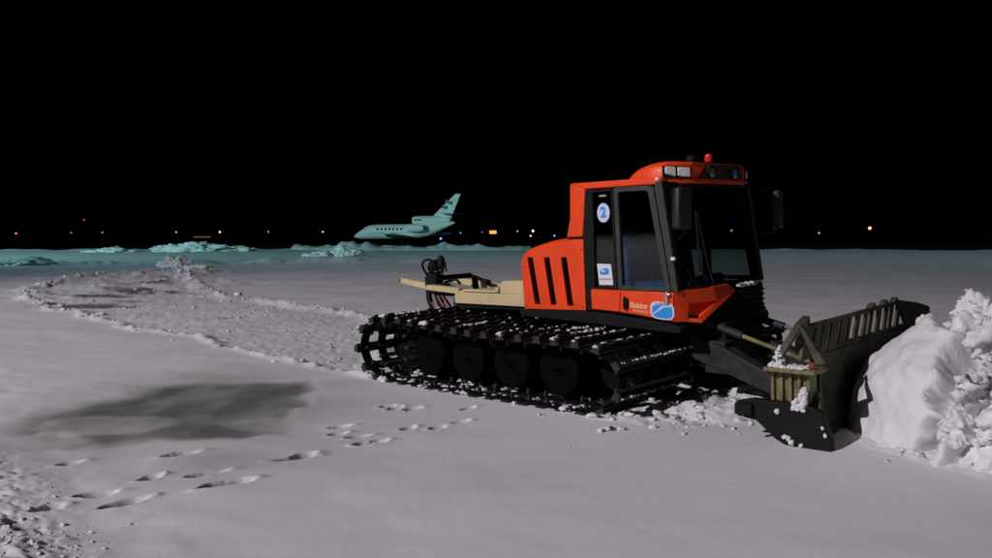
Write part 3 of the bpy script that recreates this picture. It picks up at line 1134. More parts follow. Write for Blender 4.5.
YB = -(HW + .012)
lg = flat(oval(.275, .965, .145, .092, lean=-.06), 'round_logo', M['pale'], YB - .001, groomer)
flat(oval(.278, .957, .122, .068, lean=-.06), 'logo_field', M['logo_blue'], YB - .0045, lg)
flat([(.165, .93), (.18, .925), (.30, 1.0), (.40, 1.012), (.40, 1.022), (.28, 1.015)], 'logo_swoosh', M['pale'], YB - .008, lg)
flat([(.165, 1.01), (.20, 1.012), (.21, 1.055), (.235, 1.03), (.26, 1.065), (.28, 1.035), (.305, 1.062), (.32, 1.035), (.35, 1.05), (.37, 1.012), (.385, 1.0), (.28, 1.025)], 'logo_skyline', M['grey_print'], YB - .0062, lg)
nm = text('Kässbohrer', .084, -.015, 1.005, YB - .002, M['cream'], groomer, 'name_lettering', lean=-.06, bold=.0015, squeeze=.56, shear=.12)
text('GELÄNDEFAHRZEUG', .034, .01, .945, YB - .002, M['cream'], groomer, 'name_lettering', lean=-.06, squeeze=.62)
YG = -(HW - .022)
d_ = flat(oval(-.468, 2.0, .085, .105, e=2.0, n=40), 'number_disc', M['pale'], YG - .002, groomer)
text('2', .155, -.468, 2.0, YG - .0055, M['logo_blue'], d_, 'number', bold=.006)
pc = flat([(-.575, 1.445), (-.385, 1.44), (-.36, 1.215), (-.55, 1.212)], 'placard', M['white'], YG - .002, groomer)
flat(oval(-.475, 1.36, .062, .036, lean=.05), 'placard_logo', M['logo_blue'], YG - .0055, pc)
flat([(-.53, 1.372), (-.50, 1.395), (-.47, 1.36), (-.43, 1.398), (-.475, 1.345)], 'placard_swoosh', M['pale'], YG - .0085, pc)
flat([(-.545, 1.285), (-.385, 1.283), (-.382, 1.268), (-.542, 1.27)], 'placard_line', M['grey_print'], YG - .0055, pc)
b = MB()
b.box((-.47, -HW + .018, 2.185), (.09, .012, .02))
b.build('window_label', M['grey_print'], groomer, smooth=0)

for s in (-1, 1):
    for (a, c) in (((-.245, 1.155), (-.262, .925)), ((.418, 1.15), (.408, .858))):
        b = MB()
        b.prism([(a[0] - .004, a[1]), (a[0] + .004, a[1]), (c[0] + .004, c[1]), (c[0] - .004, c[1])], s * (HW + .0145), s * (HW + .006))
        b.build('panel_seam', M['black'], groomer, smooth=0)
    b = MB()
    b.prism([(-.99, 1.742), (-.748, 1.745), (-.748, 1.735), (-.99, 1.732)], s * (HW + .003), s * (HW - .06))
    b.build('panel_seam', M['black'], groomer, smooth=0)
    for (u, z) in ((-1.64, .94), (-.78, .955), (-1.64, 1.40), (-.78, 1.60)):
        b = MB()
        b.lathe([(.001, .004 * s), (.009, .003 * s), (.011, 0)], (u, s * HW, z), n=8)
        b.build('fastener', M['black'], groomer)

# ---- flatbed
b = MB()
b.box((-2.42, 0, .975), (1.36, 1.5, .15))
b.prism([(-1.745, 1.045), (-2.24, 1.045), (-2.24, 1.17), (-2.20, 1.215), (-1.745, 1.225)], -.75, .75)
for s in (-1, 1):
    b.box((-2.62, s * .735, 1.075), (.66, .03, .035))
    b.box((-2.30, s * .735, 1.10), (.06, .04, .05))
fb = b.build('flatbed', M['beige'], groomer, bevel=.012)
for k in range(7):
    p = MB()
    p.box((-2.68, -.62 + .2 * k, 1.056), (.78, .18, .02))
    p.build('deck_plank', M['beige'], fb, bevel=.004)
b = MB()
b.prism([(-3.10, .84), (-1.75, .86), (-1.75, .905), (-3.08, .905)], -.70, .70)
b.build('bed_rail', M['black'], groomer, smooth=0)

# ---- rear lift frame with hoses
b = MB()
b.prism([(-4.62, 1.12), (-4.60, 1.20), (-4.25, 1.155), (-3.1, 1.06), (-3.1, .93), (-4.2, 1.06)], -.46, -.34)
b.prism([(-4.62, 1.12), (-4.60, 1.20), (-4.25, 1.155), (-3.1, 1.06), (-3.1, .93), (-4.2, 1.06)], .34, .46)
b.prism([(-3.75, 1.06), (-3.7, 1.13), (-3.05, 1.10), (-3.05, 1.02)], -.72, -.60)
rl = b.build('rear_lift_arm', M['beige'], groomer, bevel=.01)
b = MB()
b.box((-4.62, -.40, 1.16), (.03, .14, .07))
b.build('arm_tip', M['ochre'], rl, bevel=.006)
b = MB()
b.box((-3.90, -.4, 1.13), (.20, .14, .28), Matrix.Rotation(.2, 3, 'Y'))
b.box((-3.84, -.1, 1.20), (.09, .7, .07))
b.box((-3.93, -.35, 1.38), (.12, .12, .14), Matrix.Rotation(-.3, 3, 'Y'))
b.lathe([(.04, 0), (.055, .02), (.055, .12), (.03, .16), (.005, .17)], (-3.72, -.42, 1.36), axis='z', n=12)
b.tube([(-4.02, -.42, 1.22), (-3.98, -.44, .9), (-3.80, -.44, .55), (-3.62, -.40, .40)], .045, 8)
b.tube([(-3.92, -.40, 1.05), (-3.78, -.42, .82), (-3.66, -.42, .70)], .035, 8)
b.box((-3.46, -.55, 1.0), (.34, .12, .05))
b.box((-3.58, -.52, 1.10), (.16, .14, .08))
b.tube([(-3.62, -.45, 1.15), (-3.35, -.48, 1.20), (-3.25, -.5, 1.14)], .022, 6)
b.tube([(-3.62, .2, .45), (-3.7, .2, 1.2), (-3.4, .2, 1.1)], .05, 6)
b.tube([(-3.70, -.42, 1.26), (-3.60, -.45, 1.44), (-3.57, -.46, 1.30)], .014, 6)
hd = b.build('hydraulic_unit', M['black'], groomer, bevel=.006)
for k in range(3):
    h = MB()
    r = .125 - .02 * (k % 3)
    cx, cy, cz = -4.0 + .05 * (k % 3), -.42 + .06 * k, 1.34 - .03 * (k % 2)
    pts = [(cx + r * math.cos(a) * .9, cy + .03 * math.sin(2 * a), cz + r * math.sin(a)) for a in np.linspace(-1.0, 3.9, 20)]
    pts = pts + [(-3.9, cy, 1.0), (-3.75 + .03 * k, cy, .8)]
    h.tube(pts, .017, 6)
    h.build('hose', M['rubber'], hd)
b = MB()
for (a, c) in (((-3.86, -.42, 1.0), (-3.6, -.43, .72)), ((-3.9, -.46, .86), (-3.66, -.44, .60)), ((-3.66, -.44, .86), (-3.42, -.5, .74))):
    b.tube([a, ((a[0] + c[0]) / 2 + .02, a[1], (a[2] + c[2]) / 2 - .05), c], .014, 6)
b.build('hose', M['red_paint'], hd)
for y in (-.5, -.35, .35):
    b = MB()
    b.box((-3.36, y, .74), (.07, .06, .45), Matrix.Rotation(.2, 3, 'Y'))
    b.build('lift_bracket', M['steel'], groomer)
b = MB()
b.tube([(-3.40, -.5, .62), (-3.2, -.5, .8), (-3.05, -.5, .90)], .02, 6)
b.build('lift_strut', M['steel'], groomer)
b = MB()
b.tube([(-3.55, -.42, .72), (-3.2, -.45, .70)], .014, 6)
b.build('lift_strut', M['steel'], groomer)

# ---- blade carrier
for s in (-1, 1):
    b = MB()
    b.loft([[(u, s * (y - w), z - h), (u, s * (y + w), z - h), (u, s * (y + w), z + h), (u, s * (y - w), z + h)] for u, y, z, w, h in
            ((.30, .40, .55, .09, .12), (.7, .44, .45, .10, .13), (1.25, .50, .26, .09, .10), (1.75, .52, .20, .07, .09))])
    b.build('lift_arm', M['steel'], groomer, bevel=.015)
    b = MB()
    b.tube([(.50, s * .42, .80), (.92, s * .46, .69)], .042, 10)
    cyl = b.build('hydraulic_cylinder', M['steel'], groomer)
    b = MB()
    b.tube([(.90, s * .46, .695), (1.70, s * .56, .49)], .022, 8)
    b.build('piston_rod', M['ochre'], cyl)
b = MB()
b.tube([(.66, -.20, .38), (1.55, -.62, .20)], .06, 10)
b.tube([(.66, .20, .38), (1.55, .62, .20)], .06, 10)
b.box((.62, 0, .45), (.24, 1.0, .34))
b.box((1.70, 0, .34), (.22, 1.3, .30))
b.build('tilt_gear', M['steel'], groomer, bevel=.012)

# ---- snow blade
bl = empty('snow_blade', (0, 0, 0))
bl.parent = groomer


def blade_u(z):
    return 2.02 + .10 * ((z - .42) / .42) ** 2 - .05


b = MB()
zs = np.linspace(.02, .68, 9)
rings = [[(blade_u(z), -1.15, z), (blade_u(z), .95, z), (blade_u(z) - .03, .95, z), (blade_u(z) - .03, -1.15, z)] for z in zs]
b.loft(rings)
b.build('mouldboard', M['blade'], bl, smooth=30)
for z, d in ((.10, .10), (.24, .07), (.38, .07), (.52, .08), (.66, .10)):
    r = MB()
    r.box((blade_u(z) - .035 - d / 2, -.10, z), (d, 2.08, .045))
    r.build('back_rib', M['blade'], bl, bevel=.006)
for k in range(8):
    y = -1.05 + .285 * k
    r = MB()
    r.prism([(blade_u(.14) - .04, .14), (blade_u(.24) - .12, .2), (blade_u(.40) - .11, .42), (blade_u(.6) - .11, .62), (blade_u(.64) - .04, .66)], y - .012, y + .012)
    r.build('gusset', M['blade'], bl, smooth=0)
# open guard along the top: slanted bars with gaps between
for k in range(13):
    y = -1.36 + .178 * k + .02 * math.sin(k * 2.1)
    w_ = (.060 if k < 5 else .026) + .016 * (k % 3 == 0)
    zt = .955 + .01 * math.sin(k) + .012 * (k / 12)
    r = MB()
    r.loft([[(2.0 - .03, y - w_ + o, z), (2.0 - .03, y + w_ + o, z), (2.0 + .0, y + w_ + o, z), (2.0 + .0, y - w_ + o, z)] for z, o in ((.67, -.06), (.82, .0), (zt, .06))])
    r.build('guard_bar', M['blade'], bl, smooth=0)
r = MB()
r.box((1.99, -.30, .955), (.045, 2.25, .035), Matrix.Rotation(.012, 3, 'X'))
r.box((1.97, -.2, .70), (.05, 2.35, .05))
for y in (-1.38, .42, .70, .10):
    r.box((1.98, y, .985), (.06, .10, .05), Matrix.Rotation(.3, 3, 'X'))
r.build('guard_rail', M['blade'], bl, bevel=.006)
r = MB()
r.prism([(-1.47, .97), (-1.30, 1.03), (-1.36, .80), (-1.45, .72)], 1.93, 1.99, axis='x')
r.build('corner_horn', M['blade'], bl, smooth=0)
# far wing
r = MB()
r.add([(2.0, .95, .0), (2.02, 1.62, .02), (2.00, 1.66, .82), (1.98, .80, .97), (1.98, .95, .70)] + [(2.03, .95, .0), (2.05, 1.62, .02), (2.03, 1.66, .82), (2.01, .80, .97), (2.01, .95, .70)],
      [(0, 1, 2, 3, 4), (9, 8, 7, 6, 5), (0, 5, 6, 1), (1, 6, 7, 2), (2, 7, 8, 3), (3, 8, 9, 4), (4, 9, 5, 0)])
for q in range(3):
    r.box((1.975, 1.2 + .18 * q, .45), (.05, .04, .75))
r.tube([(1.99, .74, .975), (2.0, 1.3, .90), (2.0, 1.68, .825)], .025, 6)
r.build('far_wing', M['blade'], bl, smooth=0)
r = MB()
r.box((2.08, -.10, .0), (.03, 2.6, .12), Matrix.Rotation(-.25, 3, 'Y'))
r.build('cutting_edge', M['steel'], bl, smooth=0)

# near end of the blade: A-shaped gusset, ribbed box and black side plate
YE = -1.58
ae = MB()
ae.prism([(1.985, .985), (2.045, .985), (1.82, .62), (1.74, .62)], YE, YE + .05)
ae.prism([(2.01, .985), (2.055, .96), (2.24, .68), (2.16, .66)], YE, YE + .05)
ae.build('end_gusset', M['blade'], bl, bevel=.006)
ae = MB()
ae.box((1.96, YE + .05, .605), (.44, .26, .035))
ae.box((1.93, YE + .10, .46), (.34, .10, .27))
ae.build('end_box', M['ochre'], bl, bevel=.008)
for k in range(5):
    r = MB()
    r.box((1.775 + .078 * k, YE + .035, .455), (.026, .04, .26))
    r.build('box_rib', M['ochre'], bl, bevel=.004)
r = MB()
r.box((2.13, YE - .01, .655), (.045, .02, .04))
r.build('end_reflector', M['red_paint'], bl, bevel=.006)
r = MB()
r.prism([(1.48, .30), (1.62, .335), (2.12, .33), (2.23, .29), (2.30, .06), (2.30, -.08), (2.02, -.07), (1.82, .02), (1.66, .15), (1.48, .17)], YE - .06, YE + .02)
r.box((1.56, YE - .08, .24), (.16, .05, .10))
r.build('side_plate', M['black'], bl, bevel=.01)
r = MB()
r.loft([[(2.24, -1.59, -.06), (2.20, -1.59, .29), (2.17, -1.56, .29), (2.21, -1.56, -.06)], [(2.06, -1.15, .0), (2.0, -1.15, .66), (1.97, -1.15, .66), (2.03, -1.15, .0)]])
r.build('near_wing', M['blade'], bl, smooth=0)
cs, rs = [], []
for k in range(70):
    cs.append((random.uniform(1.76, 2.10), YE + random.uniform(-.06, .10), .626 + random.uniform(0, .008)))
    rs.append(random.uniform(.010, .022))
for k in range(90):
    t = random.random() ** 1.6
    w = (1 - t) * .055
    cs.append((1.83 + .02 * t + random.uniform(-w, w), YE + .02 + random.uniform(-w, w), .63 + .16 * t))
    rs.append(random.uniform(.012, .022))
for k in range(110):
    t = random.random()
    w = .055 * (1 - .75 * t)
    cs.append((2.03 + .07 * t + random.uniform(-w, w), YE - .065 + random.uniform(-.012, .012), .29 + .19 * t))
    rs.append(random.uniform(.012, .020))
for (u, z, r_) in ((1.86, .26, .022), (1.93, .05, .024), (1.955, .04, .02), (1.98, .01, .022), (2.06, .0, .022), (2.24, .17, .016), (2.26, .11, .016), (1.55, .20, .024), (1.62, .12, .026)):
    cs.append((u, YE - .075, z))
    rs.append(r_)
me = lumps_mesh('caked_snow', cs, rs, sub=2, rough=.45, squash=1.0)
me.materials.append(M['snow'])
tag(link('caked_snow', me, bl), None, kind='stuff')


# ================================================================== SNOW HEAP at the blade
heap = empty('snow_heap', (4.40, 6.98, 0))
tag(heap, 'large rolled snow heap with one smooth face beside the blade', 'snow heap')
v0, f0 = ico(7)


def heap_shape(d):
    """radius in direction d: pressed smooth towards the blade, crumbled on the other side"""
    x, y, z = d[:, 0], d[:, 1], d[:, 2]
    base = np.stack([x * 1.24, y * 1.20, 1.24 * np.sign(z) * np.abs(z) ** 0.80], 1)
    n1 = fbm(x + 5, y, 1.5, 3, z)
    rim = -0.97 * x + 0.25 * y + 0.33 * z + 0.11 * fbm(x + 9, y, 2.4, 3, z)
    sm = sstep(0.695, 0.755, rim)                  # 1 on the smooth face
    lump = np.abs(fbm(x, y + 3, 3.2, 4, z)) * 0.42 + 0.10 * fbm(x, y, 2.6, 3, z)
    cre = np.exp(-((rim - 0.64) / 0.06) ** 2) * (0.75 + 1.0 * fbm(x + 2, y, 2.0, 2, z))
    soft = 0.025 * fbm(x, y, 3.0, 3, z) + .012 * perlin(x * 3 + z * 9, y * 9 - z * 4, z * 3)
    r = 1 + 0.05 * n1 + sm * soft + (1 - sm) * (np.minimum(lump, .36) * (1 - .35 * np.clip(z, 0, 1)) - 0.11) - 0.24 * np.clip(cre, 0, 1)
    # hollows under the broken brow of the rolled face
    for (hx, hy, hz), wd, dp in (((-.53, -.44, .70), .17, .36), ((-.70, -.58, .36), .13, .30), ((-.40, -.70, .55), .12, .2)):
        q = ((x - hx) ** 2 + (y - hy) ** 2) / wd ** 2 + ((z - hz) / (wd * .8)) ** 2 + 1.3 * fbm(x + hx, y, 3.4, 3, z)
        r = r - dp * (1 - sstep(0.35, 1.0, q))
    return base * r[:, None]


hp = heap_shape(v0)
hp[:, 2] = np.where(hp[:, 2] < 0, hp[:, 2] * .25, hp[:, 2])
foot = 1 + .10 * np.exp(-(hp[:, 2] / .15) ** 2)
hp[:, 0] *= foot
hp[:, 1] *= foot
me = np_mesh('snow_core', hp, f0)
me.materials.append(M['snow'])
link('snow_core', me, heap)
chunk_meshes = []
for k in range(6):
    me = lumps_mesh('snow_chunk', [(0, 0, 0)], [1.0], sub=4, rough=.75, squash=.75)
    me.materials.append(M['snow'])
    chunk_meshes.append(me)
kk = 0
while kk < 90:
    d = rng.normal(size=3)
    d /= np.linalg.norm(d)
    if d[2] < 0.02 or (-0.97 * d[0] + 0.25 * d[1] + .33 * d[2] > 0.65):
        continue
    p = heap_shape(d[None, :])[0]
    r = rng.uniform(.05, .15) if rng.random() < .6 else rng.uniform(.03, .06)
    o = link('snow_chunk', chunk_meshes[kk % 6], heap)
    o.location = p * (1 - .2 * r)
    o.scale = (r, r * rng.uniform(.8, 1.2), r * rng.uniform(.7, 1.1))
    o.rotation_euler = rng.uniform(0, 6.28, 3)
    kk += 1
cs, rs = [], []
while len(cs) < 900:
    d = rng.normal(size=3)
    d /= np.linalg.norm(d)
    if d[2] < 0.0 or (-0.97 * d[0] + 0.25 * d[1] + .33 * d[2] > 0.70):
        continue
    cs.append(heap_shape(d[None, :])[0])
    rs.append(float(np.clip(rng.exponential(.018) + .010, .01, .06)))
me = lumps_mesh('snow_crumbs', cs, rs, sub=2, rough=.9)
me.materials.append(M['snow'])
tag(link('snow_crumbs', me, heap), None, kind='stuff')

# loose clods lying round the machine, the heap, the trail and the near corner
xs, ys, rs = [], [], []


def strew(px, py, sx, sy, n, r0, r1):
    for _ in range(n):
        c = at(px + random.gauss(0, sx), py + abs(random.gauss(0, sy)) * random.choice((-1, 1)))
        if c[1] < 2 or c[1] > 60:
            continue
        u, v = veh(c[0], c[1])
        if -3.6 < u < .1 and abs(v) < 1.6:
            continue
        xs.append(c[0])
        ys.append(c[1])
        rs.append(r0 + (r1 - r0) * random.random() ** 2.5)


strew(10, 545, 40, 22, 150, .004, .018)
strew(60, 556, 50, 12, 50, .003, .012)
strew(905, 452, 25, 8, 22, .006, .035)
strew(950, 470, 30, 4, 45, .006, .04)
strew(670, 415, 45, 12, 170, .006, .045)
strew(600, 414, 25, 4, 60, .006, .045)
strew(740, 400, 40, 10, 70, .006, .035)
strew(470, 395, 70, 12, 16, .006, .02)
for i in range(len(TRAIL) - 1):
    a, c = TRAIL[i], TRAIL[i + 1]
    n = int(np.linalg.norm(c - a) * 3)
    for _ in range(n):
        t = random.random()
        p = a + (c - a) * t + np.array([random.gauss(0, .22), random.gauss(0, .22)])
        if p[1] < 11.2 and p[0] > -1.3:
            continue
        xs.append(p[0])
        ys.append(p[1])
        k_ = 1 + min(1.8, max(0, (p[1] - 12) / 12))
        rs.append(k_ * (.006 + .034 * random.random() ** 3))
for _ in range(420):
    t, q = random.random(), random.random()
    i = random.randrange(0, 8)
    a, c = TRAIL[i], TRAIL[-1 - i]
    p = a + (c - a) * t
    p = p + (TRAIL[i + 1] - a) * q
    xs.append(p[0])
    ys.append(p[1])
    k_ = 1 + min(1.6, max(0, (p[1] - 12) / 12))
    rs.append(k_ * (.005 + .022 * random.random() ** 3))
zs = ground_zs(xs, ys)
me = lumps_mesh('snow_clods', np.stack([xs, ys, zs + np.array(rs) * .25], 1), rs, sub=2, rough=.95, squash=.6)
me.materials.append(M['snow'])
tag(link('snow_clods', me), 'loose snow clods scattered along the trail and round the machine', kind='stuff')


# ================================================================== mounds further out on the apron
def mound(px, py, dist, w, h, seed, label, group='snow mounds on the far apron'):
    c = at(px, py, dist=dist)
    v, f = ico(5)
    off = np.array([seed * 7.7, seed * 3.1, seed * 1.9])
    n = fbm(v[:, 0] + off[0], v[:, 1] + off[1], 1.6, 4, v[:, 2] + off[2])
    n2 = np.abs(fbm(v[:, 0] - off[1], v[:, 1] + off[0], 4.0, 3, v[:, 2]))
    r = 1 + .45 * n + .35 * (n2 - .25)
    p = v * r[:, None] * np.array([w, w * .55, h])
    p[:, 2] = np.where(p[:, 2] < -.1, -.1, p[:, 2])
    me = np_mesh('snow_mound', p, f)
    me.materials.append(M['far_snow'])
    o = link('snow_mound', me)
    o.location = (c[0], c[1], ground_z(c[0], c[1]) - .03)
    return tag(o, label, 'snow mound', group)


mound(193, 250, 96, 3.4, 1.1, 1, 'tallest ragged snow mound, left of the far jet')
mound(168, 250, 98, 2.0, .7, 11, 'small snow mound against the left flank of the tallest ragged mound')
mound(232, 251, 97, 2.6, .55, 12, 'low snow mound trailing right of the tallest ragged mound')
mound(113, 252, 92, 2.6, .5, 2, 'low wide snow mound left of the tallest ragged mound')
mound(20, 266, 50, 1.6, .26, 3, 'flat snow mound at the left edge of the picture')
mound(346, 258, 74, 1.5, .85, 4, 'small pointed snow mound in front of the far jet')
mound(322, 259, 74, 1.7, .5, 13, 'low snow mound just left of the small pointed mound')
mound(176, 270, 47, 1.0, .60, 5, 'steep heap of pushed snow at the far end of the churned trail')
mound(196, 275, 42, .9, .30, 15, 'small heap of pushed snow right of the steep trail heap')


def bank(x0, y0, x1, y1, dist0, dist1, hmin, hmax, seed, label):
    """A long ploughed ridge of snow."""
    a, c = at(x0, y0, dist=dist0), at(x1, y1, dist=dist1)
    n, m = 160, 17
    t = np.linspace(0, 1, n)
    s = np.linspace(-1, 1, m)
    T, S_ = np.meshgrid(t, s, indexing='ij')
    L = np.hypot(c[0] - a[0], c[1] - a[1])
    dx, dy = (c[0] - a[0]) / L, (c[1] - a[1]) / L
    wob = fbm(T * L + seed * 11, T * 0 + seed, .12, 3)
    X = a[0] + dx * T * L - dy * (S_ * 2.2 + wob)
    Y = a[1] + dy * T * L + dx * (S_ * 2.2 + wob)
    hh = hmin + (hmax - hmin) * np.clip(.5 + 1.1 * fbm(T * L, T * 0 + 2.2 * seed, .16, 3), 0, 1)
    Z = hh * (1 - S_ ** 2) ** .8 * sstep(0, .06, T) * sstep(1, .94, T) * (1 + .5 * fbm(X, Y, .6, 3)) - .08
    i, j = np.meshgrid(np.arange(n - 1), np.arange(m - 1), indexing='ij')
    q = i * m + j
    F = np.stack([q, q + m, q + m + 1, q + 1], -1).reshape(-1, 4)
    me = np_mesh('snow_bank', np.stack([X, Y, Z], -1).reshape(-1, 3), F)
    me.materials.append(M['far_snow'])
    return tag(link('snow_bank', me), label, 'snow bank', 'ploughed snow banks at the apron edge')


bank(330, 248, 540, 248, 106, 106, .5, 1.05, 1, 'long ploughed snow bank below the belly of the jet')
bank(292, 247, 376, 247, 109, 108, .45, 1.0, 2, 'snow bank hiding the nose wheel left of the jet')


# ================================================================== AIRCRAFT
PX, PY_ = 402.5, 236.0
pc = at(PX, PY_, dist=120)
yaw = math.radians(180 - 25)
jet = empty('business_jet', (pc[0], pc[1], .25), Matrix.Rotation(yaw, 3, 'Z') @ Matrix.Diagonal((.94, .94, .97)))
tag(jet, 'white three engined business jet parked beyond the snow banks', 'airplane')
# local: +x is the nose, z up; length 18 m, centred
secs = [(9.1, .02, 1.55), (8.9, .16, 1.58), (8.5, .36, 1.66), (7.9, .58, 1.78), (7.2, .78, 1.95), (6.5, .98, 2.14), (5.7, 1.08, 2.24), (4.5, 1.10, 2.28), (2, 1.10, 2.30), (-1, 1.10, 2.32), (-3.0, 1.08, 2.40),
        (-4.6, .98, 2.58), (-6.0, .78, 2.86), (-7.2, .56, 3.14), (-8.2, .36, 3.38), (-8.9, .22, 3.52), (-9.2, .10, 3.58)]
b = MB()
n = 24
b.loft([[(x, r * math.cos(2 * math.pi * k / n), z + r * math.sin(2 * math.pi * k / n)) for k in range(n)] for x, r, z in secs])
b.build('fuselage', M['plane'], jet, smooth=60)


def wingform(pts_root, pts_tip, name, m, t0, t1, up=None):
    """root/tip: (x_lead, x_trail, y, z)"""
    b = MB()
    rings = []
    for (xl, xt, y, z), t in ((pts_root, t0), (pts_tip, t1)):
        ch = xl - xt
        ring = []
        for f, h in ((0, 0), (.08, .5), (.3, 1), (.6, .75), (1, .06), (1, -.06), (.6, -.45), (.3, -.6), (.08, -.35)):
            if up:
                ring.append((xl - ch * f, y + h * t, z))
            else:
                ring.append((xl - ch * f, y, z + h * t))
        rings.append(ring)
    b.loft(rings)
    return b.build(name, m, jet, smooth=50)


for s in (-1, 1):
    wingform((2.6, -2.3, s * .6, 1.55), (-2.6, -4.0, s * 9.3, 2.0), 'wing', M['plane'], .28, .10)
    wingform((-6.6, -8.6, s * .1, 4.95), (-8.3, -9.4, s * 3.0, 4.84), 'tailplane', M['plane'], .12, .06)
    b = MB()
    y, z = s * 1.75, 2.78
    b.lathe([(.42, 0), (.52, -.06), (.60, -.5), (.62, -1.4), (.56, -2.3), (.42, -2.9), (.40, -2.9), (.05, -2.5)], (-2.0, y, z), axis='x', n=20)
    en = b.build('engine_nacelle', M['plane'], jet, smooth=40)
    b = MB()
    b.lathe([(.03, .0), (.10, -.18), (.43, -.16), (.45, -.28), (.05, -.3)], (-2.0, y, z), axis='x', n=20)
    b.build('fan', M['plane_dark'], en)
    b = MB()
    b.lathe([(.39, -2.88), (.02, -2.75)], (-2.0, y, z), axis='x', n=16)
    b.build('exhaust', M['plane_dark'], en)
    b = MB()
    b.box((-3.6, s * 1.2, 2.72), (1.8, .5, .14))
    b.build('pylon', M['plane'], en, bevel=.03)
wingform((-4.6, -8.4, 0, 3.9), (-9.3, -10.2, 0, 7.75), 'tail_fin', M['plane'], .26, .10, up=True)
# centre engine with its raised intake
b = MB()
b.lathe([(.46, 1.04), (.56, .96), (.64, .4), (.66, -.6), (.66, -2.4), (.60, -3.9), (.46, -5.4), (.40, -5.5), (.05, -5.1)], (-3.0, 0, 3.95), axis='x', n=20)
ce = b.build('centre_engine', M['plane'], jet, smooth=40)
b = MB()
b.lathe([(.05, .02), (.47, .03), (.48, -.1), (.05, -.12)], (-2.0, 0, 3.95), axis='x', n=20)
b.box((-3.1, .64, 4.02), (1.4, .04, .18))
b.build('intake', M['plane_dark'], ce)
b = MB()
b.box((-5.4, 0, 3.5), (5.2, .5, .9))
b.build('intake_fairing', M['plane'], ce, bevel=.2, seg=3)
for s in (-1, 1):
    for k in range(7):
        b = MB()
        x = 3.9 - .72 * k
        b.prism(oval(x, 2.62, .17, .23, e=3, n=16), s * 1.02, s * 1.075)
        b.build('cabin_window', M['plane_dark'], jet, smooth=0)
    b = MB()
    b.loft([[(7.35, s * .10, 2.62), (7.0, s * .10, 2.92), (6.95, s * .12, 2.85), (7.2, s * .1, 2.55)], [(6.75, s * .70, 2.52), (6.55, s * .68, 2.82), (6.4, s * .62, 2.8), (6.6, s * .62, 2.5)], [(6.1, s * .95, 2.56), (6.1, s * .90, 2.78), (6.1, s * .8, 2.76), (6.1, s * .88, 2.54)]])
    b.build('cockpit_window', M['plane_dark'], jet, smooth=0)
    # two-stroke emblem on the fin
    y = s * .20
    b = MB()
    b.prism([(-6.95, 5.75), (-7.25, 6.2), (-7.6, 6.0), (-8.1, 6.1), (-7.95, 5.5), (-7.5, 5.6)], s * .10, s * .27)
    b.prism([(-7.55, 6.65), (-7.95, 7.0), (-8.3, 6.75), (-8.95, 6.7), (-8.75, 6.15), (-8.2, 6.35)], s * .08, s * .24)
    b.build('tail_emblem', M['plane_navy'], jet, smooth=0)
    b = MB()
    b.loft([[(8.2, s * .44, 1.58), (8.2, s * .47, 1.66)], [(5, s * 1.085, 2.02), (5, s * 1.09, 2.12)], [(-2, s * 1.09, 2.1), (-2, s * 1.095, 2.2)], [(-5.5, s * .87, 2.55), (-5.5, s * .875, 2.66)]], caps=False, closed=False)
    b.build('side_stripe', M['grey_print'], jet, smooth=0, fix=False)
for x, y in ((6.2, 0), (-1.2, 1.9), (-1.2, -1.9)):
    b = MB()
    b.tube([(x, y, 1.6), (x, y, .05)], .07, 8)
    lg_ = b.build('landing_gear', M['pole'], jet)
    for dy in (-.2, .2):
        b = MB()
        b.lathe([(.05, -.09), (.28, -.09), (.34, -.05), (.34, .05), (.28, .09), (.05, .09)], (x, y + dy, -.03), n=18)
        b.build('wheel', M['rubber'], lg_)


# ================================================================== lights along the far side of the field
def lamp(name, px, py, dist, col, strength, size, label, cat, group=None, bar=None):
    c = at(px, py, dist=dist)
    size *= .78
    m = mat(name + '_glow', col, .4, emit=col, estr=strength)
    b = MB()
    z = float(c[2])
    if bar:
        w, h = bar
        b.box((0, 0, z), (w, .25, h), mi=0)
        for s in (-1, 1):
            b.box((s * w * .35, .05, (z - h / 2 - .12) / 2), (.12, .12, z - h / 2 + .12), mi=1)
    else:
        b.lathe([(.02, -size), (size * .7, -size * .7), (size, 0), (size * .7, size * .7), (.02, size)], (0, 0, z), axis='z', n=12)
        b.tube([(0, 0, -.12), (0, 0, z - size)], .06, 6, mi=1)
        b.lathe([(.3, -.12), (.3, -.02), (.1, .05)], (0, 0, 0), axis='z', n=8, mi=1)
    o = b.build(name, [m, M['pole']], None, smooth=40)
    o.location = (c[0], c[1], 0)
    return tag(o, label, cat, group)


G1 = 'lamps along the far side of the airfield'
WARM, PALE_, BLUE, RED, AMB = (1, .66, .36), (1, .80, .54), (.12, .2, 1), (1, .10, .13), (1, .36, .06)
lamp('red_lamp', 16, 233.4, 300, RED, 2.4, .44, 'red lamp nearest the left edge of the picture', 'lamp', G1)
lamp('obstruction_lamp', 84, 219.8, 420, RED, .75, .55, 'dim red lamp high above the other lights on the left', 'lamp', G1)
lamp('field_lamp', 71, 232.6, 340, PALE_, .40, .40, 'dim pale lamp next right of the low red lamp', 'lamp', G1)
lamp('field_lamp', 102.3, 232.5, 340, PALE_, .5, .40, 'pale lamp just right of the high dim red lamp', 'lamp', G1)
lamp('field_lamp', 176.2, 232.2, 330, PALE_, .75, .42, 'pale lamp above the tallest ragged snow mound', 'lamp', G1)
lamp('field_lamp', 219.8, 232.0, 320, PALE_, 1.4, .50, 'bright pale lamp at the right end of the thin yellow light bar', 'lamp', G1)
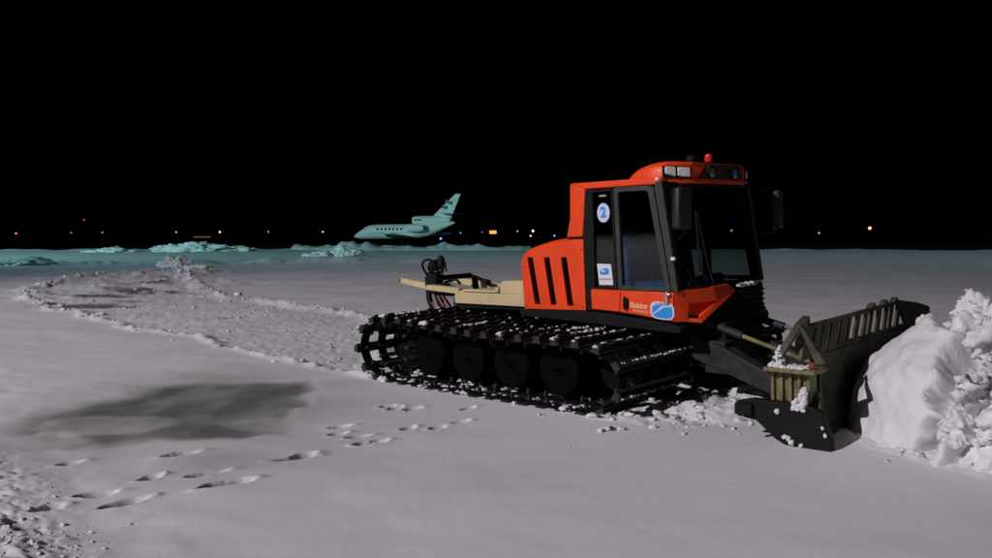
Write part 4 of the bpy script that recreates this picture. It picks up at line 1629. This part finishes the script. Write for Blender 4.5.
lamp('field_lamp', 268.3, 231.8, 330, WARM, .6, .42, 'warm pale lamp midway between the yellow light bar and the jet', 'lamp', G1)
lamp('field_lamp', 322.8, 231.8, 320, PALE_, 1.0, .45, 'pale lamp just left of the nose of the jet', 'lamp', G1)
lamp('light_bar', 202, 237.0, 260, (1, .72, .12), .16, .1, 'thin dim yellow strip of light above the tallest snow mound', 'light', G1, bar=(5.4, .28))
lamp('taxiway_lamp', 440.8, 238.6, 200, BLUE, 3.5, .34, 'bright blue taxiway lamp under the tail of the jet', 'lamp', G1)
lamp('taxiway_lamp', 460.5, 233.0, 300, (.35, .4, .9), .9, .38, 'dim bluish lamp right of the jet tail cone', 'lamp', G1)
lamp('taxiway_lamp', 482.2, 232.2, 300, (.3, .35, .9), .45, .38, 'faint bluish lamp left of the amber sign', 'lamp', G1)
lamp('amber_sign', 493, 232.2, 260, AMB, 1.5, .1, 'small glowing amber sign on the horizon right of the jet', 'sign', None, bar=(2.2, 1.0))
lamp('field_lamp', 517.4, 231.2, 300, (.8, .8, 1), .7, .38, 'dim white lamp between the amber sign and the orange lamp', 'lamp', G1)
lamp('field_lamp', 533.0, 231.0, 280, (1, .58, .30), 2.2, .52, 'bright orange-white lamp left of the groomer engine cover', 'lamp', G1)
lamp('taxiway_lamp', 530.6, 235.9, 220, (.55, .62, 1), 1.6, .32, 'bluish white lamp right under the bright orange-white lamp', 'lamp', G1)
lamp('taxiway_lamp', 554.4, 235.6, 230, (.4, .45, 1), 1.3, .32, 'bluish lamp just above the slope of the groomer engine cover', 'lamp', G1)
lamp('field_lamp', 731.4, 230.6, 260, (1, .42, .14), 1.8, .52, 'orange lamp seen through the groomer windscreen', 'lamp', G1)
lamp('field_lamp', 869.8, 228.2, 250, (1, .42, .13), 2.4, .62, 'brightest orange lamp, alone above the snow blade', 'lamp', G1)
lamp('field_lamp', 819.0, 233.0, 280, (.9, .85, .8), .9, .36, 'dim white lamp between the groomer mirror and the brightest orange lamp', 'lamp', G1)
